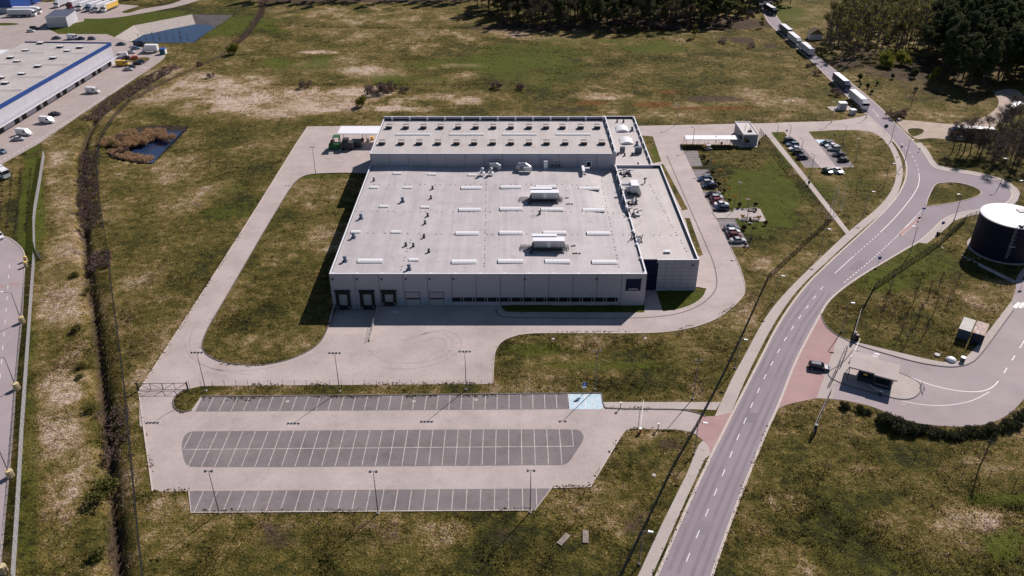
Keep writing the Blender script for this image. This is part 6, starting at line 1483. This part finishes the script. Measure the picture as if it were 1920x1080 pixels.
def make_pine(name, label, h, seed=1, n=2600):
    random.seed(seed); t = thing(name, label, 'tree'); b = MB(); b.tube((0,0,-.3),(0,0,h*.55),h*.014,h*.011,7,False); b.tube((0,0,h*.55),(random.uniform(-.4,.4),random.uniform(-.4,.4),h*.96),h*.011,.05,6,False)
    cl = []
    for k in range(26):
        z = h*random.uniform(.42,.99); r = (1-(z/h-.42)/.62)*h*.21+.7; a = random.uniform(0,6.28); d_ = r*random.uniform(.35,1)
        q = (math.cos(a)*d_, math.sin(a)*d_, z); b.tube((0,0,z-.5), q, .07, .03, 4, False); cl.append((q, random.uniform(.9,1.9)))
    for k in range(6): z = h*random.uniform(.2,.42); a = random.uniform(0,6.28); b.tube((0,0,z),(math.cos(a)*1.4,math.sin(a)*1.4,z+.3),.05,.02,3,False)
    link('trunk', b.mesh('trunk', M['bark']), t); link('crown', leaves(cl, n, .66, M['pine'], flat=.6, tri=True), t)
    return t
def make_bush(name, label, r, h, m, n, lsz=.3, cat='bush', stemm=None, seed=1, lump=9, tri=True, stem=True):
    random.seed(seed); t = thing(name, label, cat); cl = []; b = MB()
    for k in range(lump):
        a = random.uniform(0,6.28); d_ = r*random.random()**.6*.75; z = h*random.uniform(.25,.8)*(1-.35*d_/r); cl.append(((math.cos(a)*d_, math.sin(a)*d_, z), r*random.uniform(.28,.5))); b.tube((math.cos(a)*d_*.2, math.sin(a)*d_*.2, -.1), cl[-1][0], .05, .02, 3, False)
    link('stems', b.mesh('stems', stemm or M['bark']), t); link('foliage', leaves(cl, n, lsz, m, flat=max(.6, h/r*.5), tri=tri), t)
    return t
used = set()
def plant(pro, x, y, label=None, group=None, s=1.0, rz=None):
    rz = random.uniform(0, 6.28) if rz is None else rz; z = 0
    i = min(max(int(round(x+360))+5, 0), nx-1); j = min(max(int(round(y-66))+5, 0), ny-1); z = float(GZ[j, i]) if GZ[j, i] > -2 else 0
    if pro.name not in used:
        used.add(pro.name); pro.location = (x, y, z); pro.rotation_euler = (0,0,rz); pro.scale = (s if not isinstance(s, tuple) else s[0], s if not isinstance(s, tuple) else s[1], s if not isinstance(s, tuple) else s[2])
        if label: pro['label'] = label
        if group: pro['group'] = group
        return pro
    return dup(pro, (x, y, z), rz, label, group, s)
def P3(px, py): p = G(px, py); return p.x, p.y
# kinds
L_dec = 'tall bare greyish tree in the wood along the top edge'; L_spr = 'tall dull green tree in the wood along the top edge'
deca = [make_bare('woodland_tree', L_dec, 18, M['bark'], M['alder'], 260, lsz=.45, seed=s_, twigs=1500, tw=.06) for s_ in (3, 4)]
decb = [make_bare('woodland_tree', L_spr, 16, M['bark'], M['alder'], 1500, lsz=.55, seed=s_, twigs=500, tw=.06) for s_ in (5, 6)]
L_pine = 'tall dark pine in the wood at the upper right'; L_pine2 = 'dark pine standing in the wood along the top edge'
pines = [make_pine('pine_tree', L_pine, 19, s_) for s_ in (7, 8, 9)]
pines2 = [make_pine('pine_tree', L_pine2, 17, s_) for s_ in (10, 11)]
L_bir = 'slender tree with thin yellow green leaves at the left edge of the upper right wood'
birch = [make_bare('birch_tree', L_bir, 17, M['birchbark'], M['birch'], 300, lsz=.5, seed=s_, trunkfrac=.62, spread=.4, twigs=700) for s_ in (12, 13, 14)]
L_bare = 'leafless dark tree of the group beside the turning loop and the sandy track'
bare = [make_bare('bare_tree', L_bare, 13, M['bark'], None, 0, seed=s_, trunkfrac=.35, spread=.8, twigs=1500, tw=.04) for s_ in (15, 16, 17)]
random.seed(99)
# wood along the top edge
def edge_y(px): return float(np.interp(px, [860,930,960,1000,1080,1140,1200,1280,1350,1400,1430,1470], [4,34,46,52,51,57,53,50,45,36,16,10]))
n_w = 0
for row in range(6):
    for k in range(42):
        px = 900 + 14*k + random.uniform(-7,7) + row*4
        x, y = P3(px, edge_y(px)); x *= 1; y += row*7.5 + random.uniform(-2.5,2.5); x += random.uniform(-1.5,1.5)
        if row == 0 and random.random() < .2: continue
        if 1372 < px < 1455 and y < 480: continue
        q = random.random()
        if px > 1290: pro, lb = (random.choice(decb), L_spr) if q < .6 else (random.choice(pines2), L_pine2)
        elif px > 1080: pro, lb = (random.choice(decb), L_spr) if q < .3 else (random.choice(deca), L_dec) if q < .65 else (random.choice(pines2), L_pine2)
        else: pro, lb = (random.choice(deca), L_dec) if q < .72 else (random.choice(pines2), L_pine2)
        plant(pro, x, y, lb, 'trees of the wood along the top edge', random.uniform(.8, 1.2)); n_w += 1
for k in range(36):
    px = 470 + k*12 + random.uniform(-4,4); x, y = P3(px, 2 + random.uniform(-7, 4)); plant(random.choice(deca + pines2) , x, y, None, 'trees of the wood along the top edge', random.uniform(.7, 1.0))
# low brush in front of the wood
L_br = 'low leafless brush at the foot of the wood along the top edge'
brush = make_bush('brush', L_br, 1.8, 1.8, M['scrub'], 420, .35, 'brush', seed=21)
for k in range(60):
    px = 925 + k*8.6 + random.uniform(-6,6); x, y = P3(px, edge_y(px)+random.uniform(-3,6)); plant(brush, x, y, L_br, 'brush along the wood', random.uniform(.6, 1.5))
# wood at the upper right
poly_r = [(1738,8),(1728,112),(1755,150),(1800,168),(1850,166),(1905,158),(1975,180),(2000,0)]
poly_b = [(1545,62),(1552,104),(1600,118),(1632,102),(1700,100),(1740,108),(1742,10),(1650,4),(1600,20)]
def fill(poly, n, dmin, pros, lbs, grp, smin, smax):
    xs = [p[0] for p in poly]; ys = [p[1] for p in poly]; got = []; tries = 0
    while len(got) < n and tries < 20000:
        tries += 1; px = random.uniform(min(xs), max(xs)); py = random.uniform(min(ys), max(ys))
        if not inpoly(np.array([px]), np.array([py]), poly)[0]: continue
        x, y = P3(px, py)
        if any((x-a)**2+(y-b_)**2 < dmin*dmin for a, b_ in got): continue
        got.append((x, y)); plant(random.choice(pros[0]), x, y, lbs[0], grp, random.uniform(smin, smax))
    return got
fill(poly_r, 230, 3.0, [pines], [L_pine], 'trees of the upper right wood', .85, 1.25)
fill(poly_b, 140, 2.6, [birch], [L_bir], 'birches of the upper right wood', .75, 1.2)
# leafless group by the loop
for px, py in [(1785,286),(1797,287),(1807,288),(1818,292),(1830,293),(1838,296),(1850,292),(1862,300),(1875,306),(1886,300),(1898,290),(1908,310),(1918,296),(1842,282),(1868,286),(1890,276),(1912,270),(1930,280),(1930,315),(1860,318),(1895,322),(1940,300),(1872,268),(1925,252),(1880,236),(1894,239),(1909,231),(1868,243),(1922,225)]:
    x, y = P3(px, py); plant(random.choice(bare), x, y, L_bare, 'leafless trees by the loop', random.uniform(.8, 1.25))
# separate trees and bushes of the meadow, each with its own words
def one(pro, px, py, label, s=1.0, name=None): 
    x, y = P3(px, py); r = plant(pro, x, y, label, None, s); 
    if 'group' in r: del r['group']
    return r
wil = make_bare('willow_tree', 'x', 9, M['bark'], M['willow'], 1900, lsz=.5, seed=31, trunkfrac=.25, spread=.7, twigs=500)
one(wil, 1302, 71, 'single yellowish tree standing alone in front of the wood', 1.05); one(wil, 1427, 52, 'pale yellow tree at the roadside where the road leaves the wood', .85)
wb = make_bush('willow_bush', 'x', 2.6, 4.2, M['willow'], 1400, .4, seed=32, lump=14)
one(wb, 1660, 124, 'left half of the bright yellow green thicket before the upper right wood', (2.0,1.5,1.9)); one(wb, 1690, 121, 'right half of the bright yellow green thicket before the upper right wood', (1.9,1.5,1.75)); one(wb, 1751, 150, 'slim yellow green shrub at the edge of the pines', (.9,.8,1.7)); one(wb, 678, 200, 'fresh yellow green bush left of the factory roof edge', (.9,.8,1.4)); one(wb, 438, 102, 'dense green bush beside the far path near the pond', (1.2,1.1,1.6))
db = make_bush('bare_bush', 'x', 3.0, 3.4, M['scrub'], 900, .32, seed=33, lump=12)
for a in [(700,176,'large dark leafless thicket in the meadow, its left clump',(2.1,1.5,1.7)),(722,172,'large dark leafless thicket in the meadow, its right clump',(1.8,1.3,1.6)),(735,170,'small leafless bush at the right end of the dark thicket',1.0),(757,172,'pale green leafless bush right of the thicket',.9),(572,163,'round grey leafless bush by the shallow ditch',1.1),(930,166,'twiggy bush by the shallow ditch behind the rear hall',1.1),(975,166,'low twiggy bush right of the one behind the rear hall',.9),(1355,78,'long dark brown bramble heap in front of the lone yellow tree',(2.2,1.0,.6)),(1409,88,'dark brown bramble heap right of the long one',(1.8,.9,.6)),(860,38,'low dark bush at the left foot of the wood',.9),(880,32,'bush next to the low dark one at the left foot of the wood',.9),(1675,222,'leafless bush beside the mouth of the sandy track',(1.2,1.2,1.1)),(1690,218,'wider leafless bush right of the one at the sandy track',(1.1,1.1,1)),(1568,178,'leafless bush at the ditch beside the blue cabbed lorry',1.0),(1530,140,'low bush on the bank left of the road',.8),(1515,125,'small bush on the bank above the low one',.6),(230,288,'brown leafless bush at the near bank of the small pond',.8),(225,262,'leafless bush at the left bank of the small pond',.8),(1465,66,'bush',.5),(375,120,'scrub bush right of the pond bank',.7),(395,145,'scrub bush on the rough slope below the pond',.8)]:
    if a[2] != 'bush': one(db, *a)
gb = make_bush('pine_sapling', 'x', 1.3, 3.6, M['pine'], 700, .38, seed=34, lump=10)
for a in [(1611,150,'young dark pine closest to the road below the wood',1.0),(1627,166,'young dark pine right of the blue cabbed lorry',.8),(1634,176,'smallest young pine by the road',.6),(1612,162,'young pine between two others by the road',.6),(1714,146,'broad dark pine sapling before the yellow shrub',1.5),(1672,148,'young pine alone in the brown grass',.8),(1645,160,'small young pine in the grass right of the lorries',.6),(1716,172,'dark topped sapling by the bare shrub of the right meadow',.7)]: one(gb, *a)
# dark broom hedge below the right yard
L_h = 'dark evergreen shrub of the hedge along the lower edge of the right yard'
hb = make_bush('hedge_shrub', L_h, 1.7, 2.2, M['broom'], 1300, .26, 'shrub', seed=35, lump=13)
for px, py, s_ in [(1581,762,.75),(1592,766,.6),(1606,770,.75),(1617,772,.7),(1628,776,.55),(1650,790,1.25),(1664,797,1.35),(1680,803,1.4),(1697,808,1.35),(1712,811,1.25),(1730,812,.95),(1745,814,1.0),(1760,815,.95),(1775,817,1.0),(1790,818,1.0),(1806,818,1.0),(1822,817,1.05),(1838,815,1.1),(1853,811,1.15),(1868,806,1.1),(1882,801,1.1),(1895,795,1.1),(1908,788,1.1),(1921,778,1.1),(1659,786,1.0),(1690,800,1.1)]:
    x, y = P3(px, py); plant(hb, x+random.uniform(-.5,.5), y+random.uniform(-.6,.6), L_h, 'hedge below the right yard', (s_*random.uniform(.7,1.0), s_*random.uniform(.7,1.0), s_*random.uniform(.55,1.0)))
# ornamental planting at the east lawn
og = make_bush('blossom_tree', 'x', .85, 1.3, M['gold'], 300, .22, 'tree', seed=36, lump=7)
o_ = [c for c in og.children if c.name.startswith('stems')][0]; bpy.data.objects.remove(o_)
for c in og.children: c.location.z = 2.0; c.name = 'crown'
link('trunk', MB().tube((0,0,-.1),(0,0,2.4),.06,.04,6,False).mesh('trunk', M['bark']), og)
L_g = 'small golden crowned tree of the row along the staff bays'
for px, py in [(1311,272),(1342,271),(1369,270),(1396,273),(1328,302),(1338,318),(1347,334),(1357,350),(1366,367),(1377,385),(1402,386),(1392,420),(1421,420),(1320,288)]: x, y = P3(px, py); plant(og, x, y, L_g, 'golden trees of the east lawn', random.uniform(.9, 1.1))
L_p = 'dark plum shrub of the row along the staff bays'
pb_ = make_bush('plum_shrub', L_p, .75, 1.7, M['plum'], 320, .22, 'shrub', seed=37, lump=7)
for px, py in [(1322,297),(1353,272),(1423,271),(1347,349),(1357,361),(1367,379),(1386,389),(1416,388),(1435,421),(1407,419),(1396,432),(1394,430),(1407,452),(1398,462),(1318,297),(1335,327),(1327,306),(1340,340)]: x, y = P3(px, py); plant(pb_, x, y, L_p, 'plum shrubs of the east lawn', random.uniform(.8, 1.15))
# thin saplings
sap = make_bare('sapling', 'x', 4.6, M['bark'], None, 0, 'sapling', seed=38, trunkfrac=.5, spread=.35, twigs=120)
L_s = 'thin leafless sapling on the sloping lawn below the tank'
for px, py in [(1660,570),(1672,600),(1690,590),(1701,640),(1720,600),(1712,570),(1740,560),(1750,590),(1775,575),(1690,625),(1735,625),(1648,610),(1668,545),(1724,535),(1760,540),(1790,545)]: x, y = P3(px, py); plant(sap, x, y, L_s, 'saplings below the tank', random.uniform(.8, 1.2))
one(sap, 1545, 886, 'pale sapling alone in the lower right meadow', .8); one(sap, 1836, 877, 'tallest thin sapling by the wire fence in the lower right meadow', 1.6)
one(sap, 1708, 198, 'dead thin tree trunk in the right meadow above the sandy track', 1.6)
L_c = 'thin leafless roadside sapling at the bank of the retention pond'
for k in range(8): x, y = P3(262+k*13, 79+random.uniform(-1,1.5)); plant(sap, x, y, L_c, 'saplings at the retention pond', random.uniform(.8, 1.3))
L_y = 'tiny shrub of the young hedge rows beside the pale fence'
yh = make_bush('hedge_plant', L_y, .45, .8, M['scrub'], 60, .2, 'shrub', seed=39, lump=4)
for r_ in range(4):
    for k in range(26):
        t_ = k/25; px = (52, 34, 17, 2)[r_] - 5*t_ + 6*(1-t_); py = 318 + 128*t_
        if py > 440 - r_*6 or px < -6: continue
        x, y = P3(px, py); plant(yh, x, y, L_y, 'young hedge rows', random.uniform(.7, 1.2))
# bramble thickets on the left ditch and scattered willow scrub
def thicket(label, pts, wd, n, h, m, name, per=4, rr=(.6, 1.2)):
    ps = along(gp(pts), .9); cl = []
    for p, tt in ps:
        for _ in range(per):
            o = random.uniform(-wd, wd); q = p + Vector((-tt.y, tt.x))*o; cl.append(((q.x, q.y, random.uniform(.1, h)), random.uniform(*rr)))
    me = leaves(cl, n, .34, m, flat=.7, name=name, tri=True); o = bpy.data.objects.new(name, me); COL.objects.link(o); o['kind'] = 'stuff'; o['label'] = label; o['category'] = 'brambles'
thicket('brown brambles filling the strip beside the left ditch', [(172,285),(166,330),(168,380),(175,430)], 3.0, 9000, .7, M['scrub'], 'bramble_thicket')
thicket('patch of brown brambles lower down the left ditch', [(187,475),(188,505)], 2.4, 2500, .6, M['scrub'], 'bramble_thicket')
thicket('brown brambles by the lower left ditch beside the car park', [(208,770),(220,800),(228,835),(230,862)], 2.6, 1500, .3, M['scrub'], 'bramble_thicket', 2)
thicket('brown scrub along the upper left ditch', [(168,225),(215,188),(260,160),(300,138),(330,125)], 3.6, 12000, .6, M['scrub'], 'bramble_thicket')
thicket('scrub lining the far ditch at the top left', [(495,2),(487,30),(460,66),(430,90)], 2.2, 5000, .7, M['scrub'], 'bramble_thicket')
thicket('rust brown reeds filling the small pond', [(215,275),(236,262),(262,256),(290,258),(306,252)], 7.0, 42000, 1.0, M['reed'], 'pond_reeds', 14, (.9, 1.6))
thicket('pale reeds at the near edge of the small pond', [(215,284),(236,294),(262,299),(282,301)], 2.2, 9000, .7, M['reed'], 'pond_reeds', 8, (.7, 1.2))
wl_ = make_bush('scrub_willow', 'x', 2.4, 2.2, M['scrubg'], 520, .34, seed=40, lump=11)
for a in [(208,275,'yellow green scrub at the left bank of the small pond',1.0),(146,335,'green scrub clump left of the ditch near the small pond',.5),(138,520,'green scrub clump left of the ditch below the first bramble patch',.7),(165,545,'green scrub right on the ditch edge',.6),(150,620,'larger green scrub left of the ditch halfway down',.9),(150,690,'green scrub below the larger one left of the ditch',.7),(165,770,'green scrub beside the ditch level with the car park',.8),(190,910,'broad green scrub on the lower ditch',1.4),(183,945,'dark green scrub below the broad one on the lower ditch',1.1),(178,1040,'scrub on the ditch at the bottom edge',.9),(150,710,'small scrub at the left of the ditch above the car park',.5)]: one(wl_, *a)
# litter-sized pale stones and lids in the grass stay out; the far row of trees at the top left
L_f = 'dark tree in the row beyond the lorries at the top left'
for k in range(22): x, y = P3(-30+k*17+random.uniform(-6,6), (3 if k < 8 else -3)+random.uniform(-4,3)); plant(random.choice(decb), x, y, L_f, 'trees beyond the left yard', random.uniform(.5,.8))
